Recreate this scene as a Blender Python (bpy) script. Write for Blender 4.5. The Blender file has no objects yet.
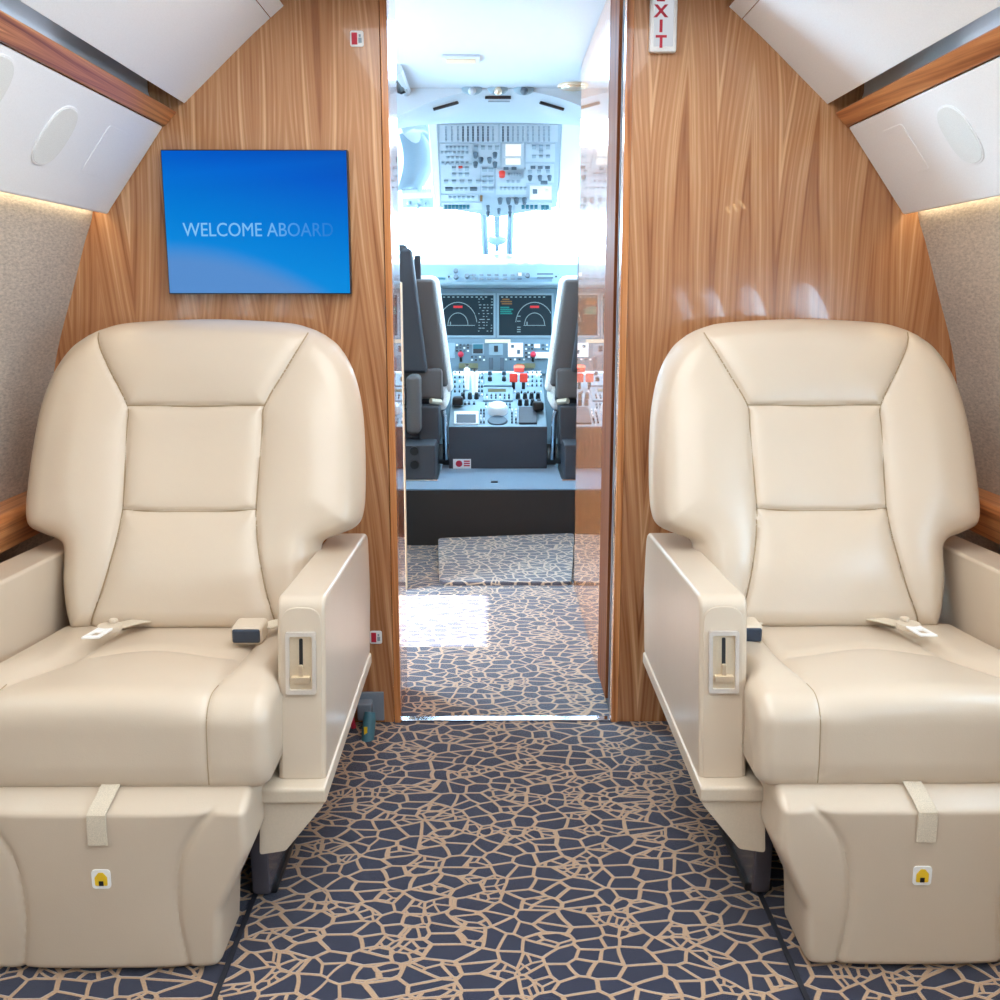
import bpy, bmesh, math, random
import numpy as np
from mathutils import Vector
random.seed(4)
SC = bpy.context.scene
COL = SC.collection

# ------------------------------------------------------------------ camera model (metres; X right, Y forward, Z up)
F = 1030.0
PITCH = math.atan(205 / F)
YAW = math.atan(8 / F * math.cos(PITCH))
CAM = np.array([-.038, 0., 1.2])

def ray(u, v):
    d = np.array([(u - 500) / F, 1.0, -(v - 500) / F])
    c, s = math.cos(PITCH), math.sin(PITCH)
    d = np.array([d[0], c * d[1] + s * d[2], -s * d[1] + c * d[2]])
    c, s = math.cos(YAW), math.sin(YAW)
    return np.array([c * d[0] + s * d[1], -s * d[0] + c * d[1], d[2]])

def at(u, v, Y=None, X=None, Z=None):
    """the point of a real plane (Y=, X= or Z=) seen at a pixel of the photograph"""
    d = ray(u, v)
    t = (Y / d[1]) if Y is not None else ((X - CAM[0]) / d[0] if X is not None else (Z - CAM[2]) / d[2])
    return CAM + t * d

class Plane:
    def __init__(self, p0, p1, p2):
        self.p = np.array(p0, float)
        n = np.cross(np.array(p1, float) - self.p, np.array(p2, float) - self.p)
        self.n = n / np.linalg.norm(n)
        if self.n @ (CAM - self.p) < 0: self.n = -self.n
    def at(self, u, v, h=0):
        d = ray(u, v)
        return CAM + d * ((self.p - CAM) @ self.n) / (d @ self.n) + self.n * h

# ------------------------------------------------------------------ materials
def lin(c):
    r = []
    for x in c:
        x /= 255.
        r.append(x / 12.92 if x <= .04045 else ((x + .055) / 1.055) ** 2.4)
    return (r[0], r[1], r[2], 1)

class N:
    def __init__(self, name):
        self.m = bpy.data.materials.new(name); self.m.use_nodes = True
        self.t = self.m.node_tree; self.b = self.t.nodes['Principled BSDF']
    def node(self, typ, **kw):
        n = self.t.nodes.new(typ)
        for k, v in kw.items():
            if k.startswith('i_'): n.inputs[int(k[2:])].default_value = v
            else: setattr(n, k, v)
        return n
    def ln(self, a, b): self.t.links.new(a, b)
    def math(self, op, a, b=None, c=None):
        n = self.node('ShaderNodeMath', operation=op)
        for i, x in enumerate((a, b, c)):
            if x is None: continue
            if isinstance(x, (int, float)): n.inputs[i].default_value = x
            else: self.ln(x, n.inputs[i])
        return n.outputs[0]
    def comb(self, x, y, z=0.):
        n = self.node('ShaderNodeCombineXYZ')
        for i, q in enumerate((x, y, z)):
            if isinstance(q, (int, float)): n.inputs[i].default_value = q
            else: self.ln(q, n.inputs[i])
        return n.outputs[0]
    def ramp(self, fac, stops, interp='LINEAR'):
        n = self.node('ShaderNodeValToRGB'); n.color_ramp.interpolation = interp
        e = n.color_ramp.elements
        while len(e) < len(stops): e.new(.5)
        for k, (p, c) in enumerate(stops): e[k].position = p; e[k].color = c
        self.ln(fac, n.inputs[0]); return n.outputs[0]
    def noise(self, vec, scale, detail=2., rough=.5, dist=0.):
        n = self.node('ShaderNodeTexNoise')
        n.inputs['Scale'].default_value = scale; n.inputs['Detail'].default_value = detail
        n.inputs['Roughness'].default_value = rough; n.inputs['Distortion'].default_value = dist
        self.ln(vec, n.inputs['Vector']); return n.outputs[0]
    def bump(self, h, strength, dist=.01):
        n = self.node('ShaderNodeBump'); n.inputs['Strength'].default_value = strength
        n.inputs['Distance'].default_value = dist
        self.ln(h, n.inputs['Height']); self.ln(n.outputs[0], self.b.inputs['Normal'])
    def objc(self): return self.node('ShaderNodeTexCoord').outputs['Object']
    def mix(self, fac, a, b):
        n = self.node('ShaderNodeMix', data_type='RGBA')
        self.ln(fac, n.inputs[0])
        for i, x in ((6, a), (7, b)):
            if isinstance(x, tuple): n.inputs[i].default_value = x
            else: self.ln(x, n.inputs[i])
        return n.outputs[2]
    def set(self, **kw):
        for k, v in kw.items(): self.b.inputs[k.replace('_', ' ')].default_value = v
        return self

def plain(name, rgb, rough=.5, metal=0., noise=0., nscale=300., coat=0., bump=0., spec=.5):
    n = N(name); n.set(Base_Color=lin(rgb), Roughness=rough, Metallic=metal, Coat_Weight=coat)
    n.b.inputs['Specular IOR Level'].default_value = spec
    n.b.inputs['Coat Roughness'].default_value = .05
    co = n.objc(); nz = n.noise(co, nscale, 3)
    a = lin(rgb); k = max(noise, .03)
    lo = tuple(x * (1 - k) for x in a[:3]) + (1,); hi = tuple(min(1, x * (1 + k)) for x in a[:3]) + (1,)
    n.ln(n.ramp(nz, [(.3, lo), (.7, hi)]), n.b.inputs['Base Color'])
    if bump: n.bump(nz, bump, .002)
    return n.m

def emit(name, rgb, strength=1.):
    n = N(name); n.set(Base_Color=(.01, .01, .01, 1), Emission_Color=lin(rgb), Emission_Strength=strength, Roughness=.4)
    n.b.inputs['Specular IOR Level'].default_value = .1
    return n.m

def leather(name, rgb):
    n = N(name); co = n.objc()
    big = n.noise(co, 5, 2); fine = n.noise(co, 420, 3)
    a = lin(rgb)
    n.ln(n.ramp(big, [(.3, tuple(x * .965 for x in a[:3]) + (1,)), (.7, a)]), n.b.inputs['Base Color'])
    n.set(Roughness=.36, Coat_Weight=.32, Coat_Roughness=.26); n.b.inputs['Specular IOR Level'].default_value = .5
    h = n.math('ADD', n.math('MULTIPLY', fine, .25), n.math('MULTIPLY', n.noise(co, 14, 2), 1.))
    n.bump(h, .10, .01)
    return n.m

def wood(name, grain='z', period=.25, slant=.07, gloss=.12, coat=.6, tint=(1, 1, 1), coatr=.03, coat_ior=1.5):
    n = N(name); co = n.objc()
    sp = n.node('ShaderNodeSeparateXYZ'); n.ln(co, sp.inputs[0])
    X, Y, Z = sp.outputs
    if grain == 'z': acr, alo = n.math('ADD', X, Y), Z
    elif grain == 'y': acr, alo = n.math('ADD', X, n.math('MULTIPLY', Z, 2.1)), Y
    else: acr, alo = n.math('ADD', Y, Z), X
    wob = n.noise(n.comb(n.math('MULTIPLY', acr, 2.5), n.math('MULTIPLY', alo, 1.1)), 1., 2)
    acr2 = n.math('ADD', acr, n.math('MULTIPLY', n.math('SUBTRACT', wob, .5), .045))
    q = n.math('PINGPONG', acr2, period / 2)
    cyc = n.noise(n.comb(n.math('MULTIPLY', acr, 1.4), n.math('MULTIPLY', alo, .5), 3.), 1., 1)
    s = n.math('ADD', q, n.math('MULTIPLY', alo, n.math('MULTIPLY', cyc, slant * 2)))
    streak = n.noise(n.comb(n.math('MULTIPLY', s, 62.), n.math('MULTIPLY', alo, .9), 0.), 1., 3, .55, .3)
    mid = n.noise(n.comb(n.math('MULTIPLY', s, 26.), n.math('MULTIPLY', alo, .6), 7.), 1., 2, .5)
    fine = n.noise(n.comb(n.math('MULTIPLY', s, 420.), n.math('MULTIPLY', alo, 9.), 2.), 1., 2)
    v = n.math('ADD', n.math('MULTIPLY', streak, .60), n.math('MULTIPLY', mid, .34))
    v = n.math('ADD', v, n.math('MULTIPLY', fine, .10))
    def c(r, g, b):
        l = lin((r, g, b)); return (l[0] * tint[0], l[1] * tint[1], l[2] * tint[2], 1)
    n.ln(n.ramp(v, [(.32, c(98, 56, 34)), (.42, c(154, 100, 64)), (.50, c(190, 136, 94)), (.58, c(208, 158, 114)), (.68, c(246, 208, 166))]),
         n.b.inputs['Base Color'])
    n.set(Roughness=max(gloss, .25), Coat_Weight=coat, Coat_Roughness=coatr, Coat_IOR=coat_ior)
    return n.m

def carpet(name, base, line, scale=12., half=.085):
    n = N(name); co = n.objc()
    ds = n.noise(co, 5, 1)
    sp = n.node('ShaderNodeSeparateXYZ'); n.ln(co, sp.inputs[0])
    X, Y, Z = sp.outputs
    wx = n.math('ADD', X, n.math('MULTIPLY', n.math('SUBTRACT', ds, .5), .10))
    vec = n.comb(wx, n.math('MULTIPLY', n.math('ADD', Y, n.math('MULTIPLY', Z, 1.0)), 1.25))
    def vor(scale, feat):
        k = n.node('ShaderNodeTexVoronoi', voronoi_dimensions='2D', feature=feat)
        k.inputs['Scale'].default_value = scale
        k.inputs['Randomness'].default_value = 1.
        n.ln(vec, k.inputs['Vector']); return k
    e1 = vor(scale, 'DISTANCE_TO_EDGE').outputs['Distance']
    cell = vor(scale, 'F1').outputs['Color']
    cs = n.node('ShaderNodeSeparateColor'); n.ln(cell, cs.inputs[0])
    e2 = n.math('MULTIPLY', vor(scale * 1.5, 'DISTANCE_TO_EDGE').outputs['Distance'], 1 / 1.2)
    e2 = n.math('ADD', e2, n.math('MULTIPLY', n.math('GREATER_THAN', cs.outputs[0], .33), 1.))
    e = n.math('MINIMUM', e1, e2)
    fz = n.noise(co, 260, 2)
    e = n.math('ADD', e, n.math('MULTIPLY', n.math('SUBTRACT', fz, .5), .03))
    mr = n.node('ShaderNodeMapRange', interpolation_type='SMOOTHSTEP')
    n.ln(e, mr.inputs[0]); mr.inputs[1].default_value = half * .72; mr.inputs[2].default_value = half * 1.12
    f = mr.outputs[0]
    pile = n.noise(co, 420, 4, .7)
    b = lin(base); l = lin(line)
    bc = n.ramp(pile, [(.3, tuple(x * .45 for x in b[:3]) + (1,)), (.7, tuple(x * 1.6 for x in b[:3]) + (1,))])
    lc = n.ramp(pile, [(.3, tuple(x * .66 for x in l[:3]) + (1,)), (.7, tuple(min(1, x * 1.2) for x in l[:3]) + (1,))])
    n.ln(n.mix(f, lc, bc), n.b.inputs['Base Color'])
    n.set(Roughness=.95, Sheen_Weight=.6, Sheen_Roughness=.4)
    n.b.inputs['Specular IOR Level'].default_value = .15
    n.bump(n.math('ADD', n.math('MULTIPLY', f, -1.), n.math('MULTIPLY', pile, .4)), .5, .006)
    return n.m

def knit(name, rgb):
    n = N(name); co = n.objc()
    mp = n.node('ShaderNodeMapping'); mp.inputs['Scale'].default_value = (160, 60, 190); n.ln(co, mp.inputs[0])
    a = n.noise(mp.outputs[0], 1., 3, .6)
    l = lin(rgb)
    n.ln(n.ramp(a, [(.3, tuple(x * .72 for x in l[:3]) + (1,)), (.7, tuple(min(1, x * 1.16) for x in l[:3]) + (1,))]), n.b.inputs['Base Color'])
    n.set(Roughness=.95, Sheen_Weight=.2); n.bump(a, .5, .003)
    return n.m

def glassy(name, rgb=(255, 255, 255)):
    n = N(name)
    tr = n.node('ShaderNodeBsdfTransparent'); tr.inputs[0].default_value = lin(rgb)
    gl = n.node('ShaderNodeBsdfGlossy'); gl.inputs['Roughness'].default_value = .02
    fr = n.node('ShaderNodeValue'); fr.outputs[0].default_value = .06
    mx = n.node('ShaderNodeMixShader')
    n.ln(fr.outputs[0], mx.inputs[0]); n.ln(tr.outputs[0], mx.inputs[1]); n.ln(gl.outputs[0], mx.inputs[2])
    n.ln(mx.outputs[0], n.t.nodes['Material Output'].inputs[0])
    return n.m

def shade_mat(name):
    n = N(name)
    d = n.node('ShaderNodeBsdfDiffuse'); d.inputs[0].default_value = (.8, .8, .78, 1)
    t = n.node('ShaderNodeBsdfTranslucent'); t.inputs[0].default_value = (.8, .77, .72, 1)
    sp = n.node('ShaderNodeSeparateXYZ'); n.ln(n.objc(), sp.inputs[0])
    w = n.math('PINGPONG', sp.outputs[2], .011)
    n.ln(n.ramp(n.math('MULTIPLY', w, 90.), [(0., (.62, .58, .52, 1)), (.5, (.84, .80, .74, 1))]), t.inputs[0])
    mx = n.node('ShaderNodeMixShader'); mx.inputs[0].default_value = .55
    n.ln(d.outputs[0], mx.inputs[1]); n.ln(t.outputs[0], mx.inputs[2])
    n.ln(mx.outputs[0], n.t.nodes['Material Output'].inputs[0])
    return n.m

M = dict(
    leather=leather('cream_leather', (209, 191, 169)),
    stitch=plain('seam_thread', (168, 146, 116), .8),
    trimp=plain('seat_plastic', (214, 198, 176), .35),
    wood=wood('walnut_veneer', 'z', .17, .075, .25, .5, tint=(.86, .77, .69), coatr=.03),
    lacquer=wood('lacquered_walnut', 'z', .3, .03, .15, 1., tint=(1.1, .74, .46), coatr=.015, coat_ior=1.5),
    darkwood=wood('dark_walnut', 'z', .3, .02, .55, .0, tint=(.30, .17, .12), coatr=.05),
    edgewood=wood('edge_walnut', 'z', .3, .02, .2, .5, tint=(1.1, .88, .62), coatr=.05),
    railwood=wood('rail_walnut', 'y', .2, .04, .35, .25, tint=(1.05, .82, .60), coatr=.25),
    carpet=carpet('patterned_carpet', (43, 46, 66), (194, 160, 128), 19.5, .082),
    carpet2=carpet('cockpit_carpet', (108, 140, 164), (118, 148, 168), 30.),  # blue light falling on the step is put into the base colour
    matc=carpet('mat_carpet', (88, 86, 94), (204, 178, 152), 19., .09),
    panel=plain('headliner_panel', (246, 249, 251), .45),
    channel=plain('cove_channel', (222, 228, 232), .5),
    grille=plain('speaker_cloth', (230, 234, 233), .9, noise=.10, nscale=900),
    knit=knit('knit_wall_fabric', (196, 182, 166)),
    chrome=plain('chrome', (225, 225, 228), .12, 1.),
    gold=plain('champagne_metal', (236, 218, 190), .3, .7),
    black=plain('black_plastic', (22, 23, 26), .4),
    seam=plain('dark_carpet_edge', (34, 36, 46), .8),
    darkmetal=plain('dark_metal', (62, 62, 68), .35, .6),
    charcoal=plain('charcoal_carpet', (52, 48, 46), .95, noise=.4, nscale=500),
    pedblack=plain('charcoal_panel', (58, 62, 70), .55),
    pgrey=plain('seat_back_grey', (96, 92, 90), .55, noise=.08),
    pdark=plain('seat_frame_grey', (62, 64, 70), .5),
    sheep=plain('sheepskin', (240, 238, 232), 1., noise=.12, nscale=120, bump=.9),
    cpanel=plain('cockpit_panel', (178, 192, 202), .5),
    cpanel2=plain('cockpit_panel_face', (160, 178, 190), .5),
    cwhite=plain('cockpit_liner', (226, 232, 235), .5),
    vest=plain('vestibule_ceiling', (196, 212, 224), .6),
    cdark=plain('switch_dark', (84, 100, 112), .5),
    cmid=plain('switch_grey', (146, 164, 176), .5),
    gpanel=plain('instrument_grey', (128, 152, 164), .5), gpanel2=plain('instrument_face', (98, 122, 136), .5), post=plain('post_grey', (104, 124, 136), .5), black2=plain('knob_dark', (20, 26, 33), .5), cmid2=plain('button_grey', (66, 82, 94), .5), strip=plain('door_track_metal', (120, 118, 120), .45, .8), bezel=plain('bezel_metal', (226, 216, 206), .3, .5),
    white=plain('white_plastic', (242, 242, 240), .4),
    red=plain('red_handle', (226, 62, 48), .45),
    redsign=plain('sign_red', (196, 36, 62), .5),
    teal=plain('teal_plastic', (70, 116, 130), .45),
    bracket=plain('grey_bracket', (132, 142, 154), .45, .1),
    yellow=plain('sticker_yellow', (238, 196, 40), .5),
    webbing=plain('belt_webbing', (214, 200, 178), .8, noise=.15, nscale=700),
    buckle=plain('buckle_face', (44, 56, 74), .35),
    beige=plain('beige_edge', (206, 188, 158), .6),
    wrap=plain('leg_cover', (92, 88, 96), .25),
    glass=glassy('window_glass'), shade=shade_mat('pleated_shade'),
    cove=emit('cool_cove_led', (225, 236, 255), 5.),
    led=emit('warm_led', (255, 234, 196), 11.),
    lamp=emit('reading_lamp', (255, 224, 170), 14.),
    dome=emit('dome_lamp', (255, 255, 250), 1.1),
    signface=emit('sign_face', (228, 232, 240), .78),
    scr=emit('display_black', (8, 40, 56), 1.), scrline=emit('display_line', (150, 190, 205), .8),
    scrred=emit('display_red', (225, 60, 70), 1.), scrcyan=emit('display_cyan', (20, 150, 150), .8),
    scramber=emit('display_amber', (150, 120, 70), .7), lcd=emit('lcd_strip', (150, 170, 140), .6),
    lcdblue=emit('lcd_blue', (60, 140, 170), .8), litwhite=emit('lit_display', (245, 250, 250), 1.1),
)

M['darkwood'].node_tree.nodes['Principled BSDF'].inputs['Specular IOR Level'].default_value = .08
# ------------------------------------------------------------------ objects
def tag(o, label=None, cat=None, group=None, kind=None):
    if label: o['label'] = label
    if cat: o['category'] = cat
    if group: o['group'] = group
    if kind: o['kind'] = kind
    return o

def wpos(o):
    p = np.zeros(3)
    while o is not None:
        p += np.array(o.location); o = o.parent
    return p

def thing(name, loc, label, cat, group=None):
    o = bpy.data.objects.new(name, None); COL.objects.link(o); o.location = loc
    o.empty_display_size = .1
    return tag(o, label, cat, group)

def link(name, V, Fc, mat, parent=None, bevel=0., seg=2, angle=35, recalc=True, origin=None):
    """one mesh object; V in world metres"""
    V = np.asarray(V, float)
    off = wpos(parent) if parent is not None else np.zeros(3)
    if parent is None:
        off = np.array(origin) if origin is not None else np.zeros(3)
    bm = bmesh.new()
    vs = [bm.verts.new(p) for p in (V - off)]
    for f in Fc:
        try: bm.faces.new([vs[i] for i in f])
        except ValueError: pass
    if recalc: bmesh.ops.recalc_face_normals(bm, faces=bm.faces[:])
    if bevel > 0:
        es = [e for e in bm.edges if len(e.link_faces) == 2 and e.calc_face_angle(0) > math.radians(30)]
        bmesh.ops.bevel(bm, geom=es, offset=bevel, segments=seg, profile=.5, affect='EDGES', clamp_overlap=True)
    me = bpy.data.meshes.new(name); bm.to_mesh(me); bm.free()
    me.shade_smooth(); me.set_sharp_from_angle(angle=math.radians(angle))
    me.materials.append(mat)
    o = bpy.data.objects.new(name, me); COL.objects.link(o)
    if bevel > 0:
        wn_ = o.modifiers.new('normals', 'WEIGHTED_NORMAL'); wn_.keep_sharp = True; wn_.weight = 90
    if parent is not None: o.parent = parent
    else: o.location = off
    return o

def struct(name, *a, **k): return tag(link(name, *a, **k), kind='structure')

def boxVF(x0, x1, y0, y1, z0, z1):
    V = [(x, y, z) for x in (x0, x1) for y in (y0, y1) for z in (z0, z1)]
    Fc = [(0, 1, 3, 2), (4, 6, 7, 5), (0, 4, 5, 1), (2, 3, 7, 6), (0, 2, 6, 4), (1, 5, 7, 3)]
    return V, Fc

def join(*parts):
    V, Fc = [], []
    for v, f in parts:
        n = len(V); V += [tuple(p) for p in v]; Fc += [tuple(i + n for i in q) for q in f]
    return V, Fc

def prismVF(poly, f0, f1):
    """poly 2D points -> solid between maps f0 and f1 (2D -> 3D)"""
    n = len(poly)
    V = [f0(*p) for p in poly] + [f1(*p) for p in poly]
    Fc = [tuple(range(n)), tuple(range(2 * n - 1, n - 1, -1))]
    Fc += [(i, (i + 1) % n, n + (i + 1) % n, n + i) for i in range(n)]
    return V, Fc

def rnd(poly, r, n=6):
    """fillet the corners of a 2D polygon; r: one radius or one per corner"""
    m = len(poly); out = []
    rr = [r] * m if isinstance(r, (int, float)) else r
    for i in range(m):
        p = np.array(poly[i], float); a = np.array(poly[i - 1], float); b = np.array(poly[(i + 1) % m], float)
        da, db = a - p, b - p; la, lb = np.linalg.norm(da), np.linalg.norm(db)
        if rr[i] <= 0: out.append(tuple(p)); continue
        da /= la; db /= lb
        th = math.acos(max(-1, min(1, da @ db)))
        t = min(rr[i] / math.tan(th / 2), la * .49, lb * .49)
        for k in range(n + 1):
            w = k / n
            q = (1 - w) ** 2 * (p + da * t) + 2 * w * (1 - w) * p + w * w * (p + db * t)
            out.append(tuple(q))
    return out

def tubeVF(pts, r, seg=8):
    pts = [np.array(p, float) for p in pts]; V, Fc = [], []
    for i, p in enumerate(pts):
        d = pts[min(i + 1, len(pts) - 1)] - pts[max(i - 1, 0)]; d /= np.linalg.norm(d) + 1e-9
        up = np.array([0, 0, 1.]) if abs(d[2]) < .9 else np.array([0, 1., 0])
        a = np.cross(d, up); a /= np.linalg.norm(a); b = np.cross(d, a)
        rad = r[i] if isinstance(r, (list, tuple)) else r
        V += [p + rad * (math.cos(2 * math.pi * k / seg) * a + math.sin(2 * math.pi * k / seg) * b) for k in range(seg)]
    for i in range(len(pts) - 1):
        for k in range(seg):
            Fc.append((i * seg + k, i * seg + (k + 1) % seg, (i + 1) * seg + (k + 1) % seg, (i + 1) * seg + k))
    Fc.append(tuple(range(seg))); Fc.append(tuple(range(len(pts) * seg - 1, len(pts) * seg - seg - 1, -1)))
    return V, Fc

def catmull(P, n=12, closed=False):
    P = [np.array(p, float) for p in P]; out = []
    m = len(P)
    for i in range(m if closed else m - 1):
        p1, p2 = P[i], P[(i + 1) % m]
        p0 = P[i - 1] if (closed or i > 0) else 2 * p1 - p2
        p3 = P[(i + 2) % m] if (closed or i + 2 < m) else 2 * p2 - p1
        for k in range(n):
            t = k / n
            out.append(.5 * (2 * p1 + (p2 - p0) * t + (2 * p0 - 5 * p1 + 4 * p2 - p3) * t * t + (3 * p1 - p0 - 3 * p2 + p3) * t ** 3))
    if not closed: out.append(P[-1])
    return np.array(out)

def resample(P, n, warp=None):
    P = np.asarray(P); s = np.concatenate([[0], np.cumsum(np.linalg.norm(np.diff(P, axis=0), axis=1))])
    t = np.linspace(0, 1, n)
    if warp is not None: t = warp(t)
    t = t * s[-1]
    return np.stack([np.interp(t, s, P[:, k]) for k in range(P.shape[1])], 1)

def pdist(Q, poly):
    """distance of points Q (n,2) to a polyline"""
    best = np.full(len(Q), 1e9)
    for i in range(len(poly) - 1):
        a, b = poly[i], poly[i + 1]; ab = b - a; L = ab @ ab + 1e-12
        t = np.clip(((Q - a) @ ab) / L, 0, 1)
        best = np.minimum(best, np.linalg.norm(Q - (a + t[:, None] * ab), axis=1))
    return best

def smooth01(x): x = np.clip(x, 0, 1); return x * x * (3 - 2 * x)
def warp(t): return .55 * t + .45 * (.5 - .5 * np.cos(math.pi * t))

def pad(bottom, right, top, left, nu, nv):
    """Coons grid over an outline (curves: bottom l->r, right b->t, top l->r, left b->t)"""
    B, T = resample(bottom, nu, warp), resample(top, nu, warp)
    L, R = resample(left, nv, warp), resample(right, nv, warp)
    u = warp(np.linspace(0, 1, nu))[None, :, None]; v = warp(np.linspace(0, 1, nv))[:, None, None]
    G = (1 - v) * B[None] + v * T[None] + (1 - u) * L[:, None] + u * R[:, None] \
        - ((1 - u) * (1 - v) * B[0] + u * (1 - v) * B[-1] + (1 - u) * v * T[0] + u * v * T[-1])
    outline = np.concatenate([B, R[1:], T[::-1][1:], L[::-1][1:]])
    return G, outline

def padVF(G, front, back):
    nv, nu = G.shape[:2]; n = nu * nv
    V = np.concatenate([front, back]); Fc = []
    for j in range(nv - 1):
        for i in range(nu - 1):
            a = j * nu + i
            Fc.append((a, a + 1, a + nu + 1, a + nu)); Fc.append((n + a, n + a + nu, n + a + nu + 1, n + a + 1))
    ring = [i for i in range(nu)] + [j * nu + nu - 1 for j in range(1, nv)] + \
           [(nv - 1) * nu + i for i in range(nu - 2, -1, -1)] + [j * nu for j in range(nv - 2, 0, -1)]
    for k in range(len(ring)):
        a, b = ring[k], ring[(k + 1) % len(ring)]
        Fc.append((a, n + a, n + b, b))
    return V, Fc

def text_mesh(txt, size, bold=0.):
    cu = bpy.data.curves.new('t', 'FONT'); cu.body = txt; cu.size = size; cu.align_x = 'CENTER'; cu.align_y = 'CENTER'
    cu.extrude = .0006; cu.offset = bold * size; cu.resolution_u = 4
    o = bpy.data.objects.new('t', cu); COL.objects.link(o)
    dg = bpy.context.evaluated_depsgraph_get(); dg.update()
    me = bpy.data.meshes.new_from_object(o.evaluated_get(dg))
    bpy.data.objects.remove(o); bpy.data.curves.remove(cu)
    me.materials.clear()
    V = np.array([v.co[:] for v in me.vertices]); Fc = [tuple(p.vertices) for p in me.polygons]
    bpy.data.meshes.remove(me)
    return V, Fc

def text_obj(name, txt, size, centre, mat, parent, sx=1., sy=1., bold=0.):
    """lettering facing -Y on a wall"""
    V, Fc = text_mesh(txt, size, bold)
    c = (V.max(0) + V.min(0)) / 2
    W = np.stack([(V[:, 0] - c[0]) * sx + centre[0], centre[1] - V[:, 2], (V[:, 1] - c[1]) * sy + centre[2]], 1)
    return link(name, W, Fc, mat, parent)

def discVF(c, r, h, ax=1, seg=20, rx=None):
    """short cylinder along an axis from c by h"""
    V, Fc = [], []
    o = [i for i in range(3) if i != ax]
    for q in (0, h):
        for k in range(seg):
            p = list(c); p[ax] += q
            p[o[0]] += (rx or r) * math.cos(2 * math.pi * k / seg); p[o[1]] += r * math.sin(2 * math.pi * k / seg); V.append(p)
    Fc = [tuple(range(seg)), tuple(range(2 * seg - 1, seg - 1, -1))] + [(k, (k + 1) % seg, seg + (k + 1) % seg, seg + k) for k in range(seg)]
    return V, Fc

def sphereVF(c, r, nu=14, nv=9, sc=(1, 1, 1)):
    V, Fc = [], []
    for j in range(nv + 1):
        for i in range(nu):
            th = math.pi * j / nv; ph = 2 * math.pi * i / nu
            V.append((c[0] + r * sc[0] * math.sin(th) * math.cos(ph), c[1] + r * sc[1] * math.sin(th) * math.sin(ph), c[2] + r * sc[2] * math.cos(th)))
    for j in range(nv):
        for i in range(nu):
            Fc.append((j * nu + i, j * nu + (i + 1) % nu, (j + 1) * nu + (i + 1) % nu, (j + 1) * nu + i))
    return V, Fc

# ------------------------------------------------------------------ the cabin shell
BH = 2.77           # aft face of the forward bulkhead
Y0 = -1.9           # rear end of the modelled cabin
def struct_box(name, x0, x1, y0, y1, z0, z1, mat, bevel=0.):
    return struct(name, *boxVF(x0, x1, y0, y1, z0, z1), mat, bevel=bevel)

struct_box('floor', -1.3, 1.3, Y0, 4.91, -.08, 0, M['carpet'])
# seat track strips at both sides of the aisle carpet
for k, x in ((1, -.522), (2, .507)):
    struct_box('trim_%d' % k, x - .005, x + .005, Y0, 1.95, 0, .004, M['seam'], .001)
struct_box('trim_3', -.30, .30, 2.772, 2.80, 0, .006, M['chrome'], .002)       # door threshold

def sideprof(pts, s, t):
    """offset copy of an open 2D profile to give a panel thickness t (outward)"""
    out = []
    for i, p in enumerate(pts):
        a = np.array(pts[max(i - 1, 0)]); b = np.array(pts[min(i + 1, len(pts) - 1)])
        d = b - a; d = d / np.linalg.norm(d); out.append((p[0] + d[1] * t * s, p[1] - d[0] * t * s))
    return list(pts) + out[::-1]

WALL = [(1.02, -.06), (1.13, .12), (1.205, .35), (1.24, .62), (1.235, .82), (1.21, .98), (1.184, 1.083), (1.14, 1.21), (1.10, 1.33), (1.072, 1.41), (1.072, 1.50)]
WALL = [tuple(p) for p in catmull(WALL, 5)]
def ovalY(yc, zc, ry, rz, n=40, e=2.6):
    P = []
    for k in range(n):
        a = 2 * math.pi * k / n; c, s = math.cos(a), math.sin(a)
        P.append((yc + ry * abs(c) ** (2 / e) * (1 if c > 0 else -1), zc + rz * abs(s) ** (2 / e) * (1 if s > 0 else -1)))
    return P
WIN = [1.62, .76, -.10, -.96]
wn = 0
for s, side in ((-1, 'left'), (1, 'right')):
    poly = sideprof([(s * x, z) for x, z in WALL], s, .05)
    V, Fc = prismVF(poly, lambda x, z: (x, Y0, z), lambda x, z: (x, BH, z))
    w = struct('wall_' + side, V, Fc, M['knit'])
    cut = join(*[prismVF(ovalY(y, 1.09, .225, .165), lambda yy, zz: (s * 1.0, yy, zz), lambda yy, zz: (s * 1.45, yy, zz)) for y in WIN])
    c = link('cut', *cut, M['knit'])
    md = w.modifiers.new('b', 'BOOLEAN'); md.operation = 'DIFFERENCE'; md.object = c; md.solver = 'EXACT'
    dg = bpy.context.evaluated_depsgraph_get(); dg.update()
    me = bpy.data.meshes.new_from_object(w.evaluated_get(dg)); w.modifiers.clear(); w.data = me
    me.set_sharp_from_angle(angle=math.radians(35))
    bpy.data.objects.remove(c)
    for y in WIN:
        wn += 1
        def xw(z): return s * float(np.interp(z, [.85, .98, 1.083, 1.21, 1.33], [1.233, 1.21, 1.184, 1.14, 1.095]))
        o1, o2 = ovalY(y, 1.09, .24, .18), ovalY(y, 1.09, .215, .155)
        n = len(o1); V, Fc = [], []
        for P, dx in ((o1, -.012), (o2, -.012), (o2, .055), (o1, .055)):
            V += [(xw(z) + s * dx, yy, z) for yy, z in P]
        for q in range(4):
            for k in range(n):
                Fc.append((q * n + k, q * n + (k + 1) % n, ((q + 1) % 4) * n + (k + 1) % n, ((q + 1) % 4) * n + k))
        fr = struct('window_%d' % wn, V, Fc, M['panel'])
        pn = ovalY(y, 1.09, .222, .162)
        V, Fc = prismVF(pn, lambda yy, zz: (xw(zz) + s * .030, yy, zz), lambda yy, zz: (xw(zz) + s * .034, yy, zz))
        if s < 0: link('shade', V, Fc, M['shade'], fr)
        else: link('pane', V, Fc, M['glass'], fr)

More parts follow.
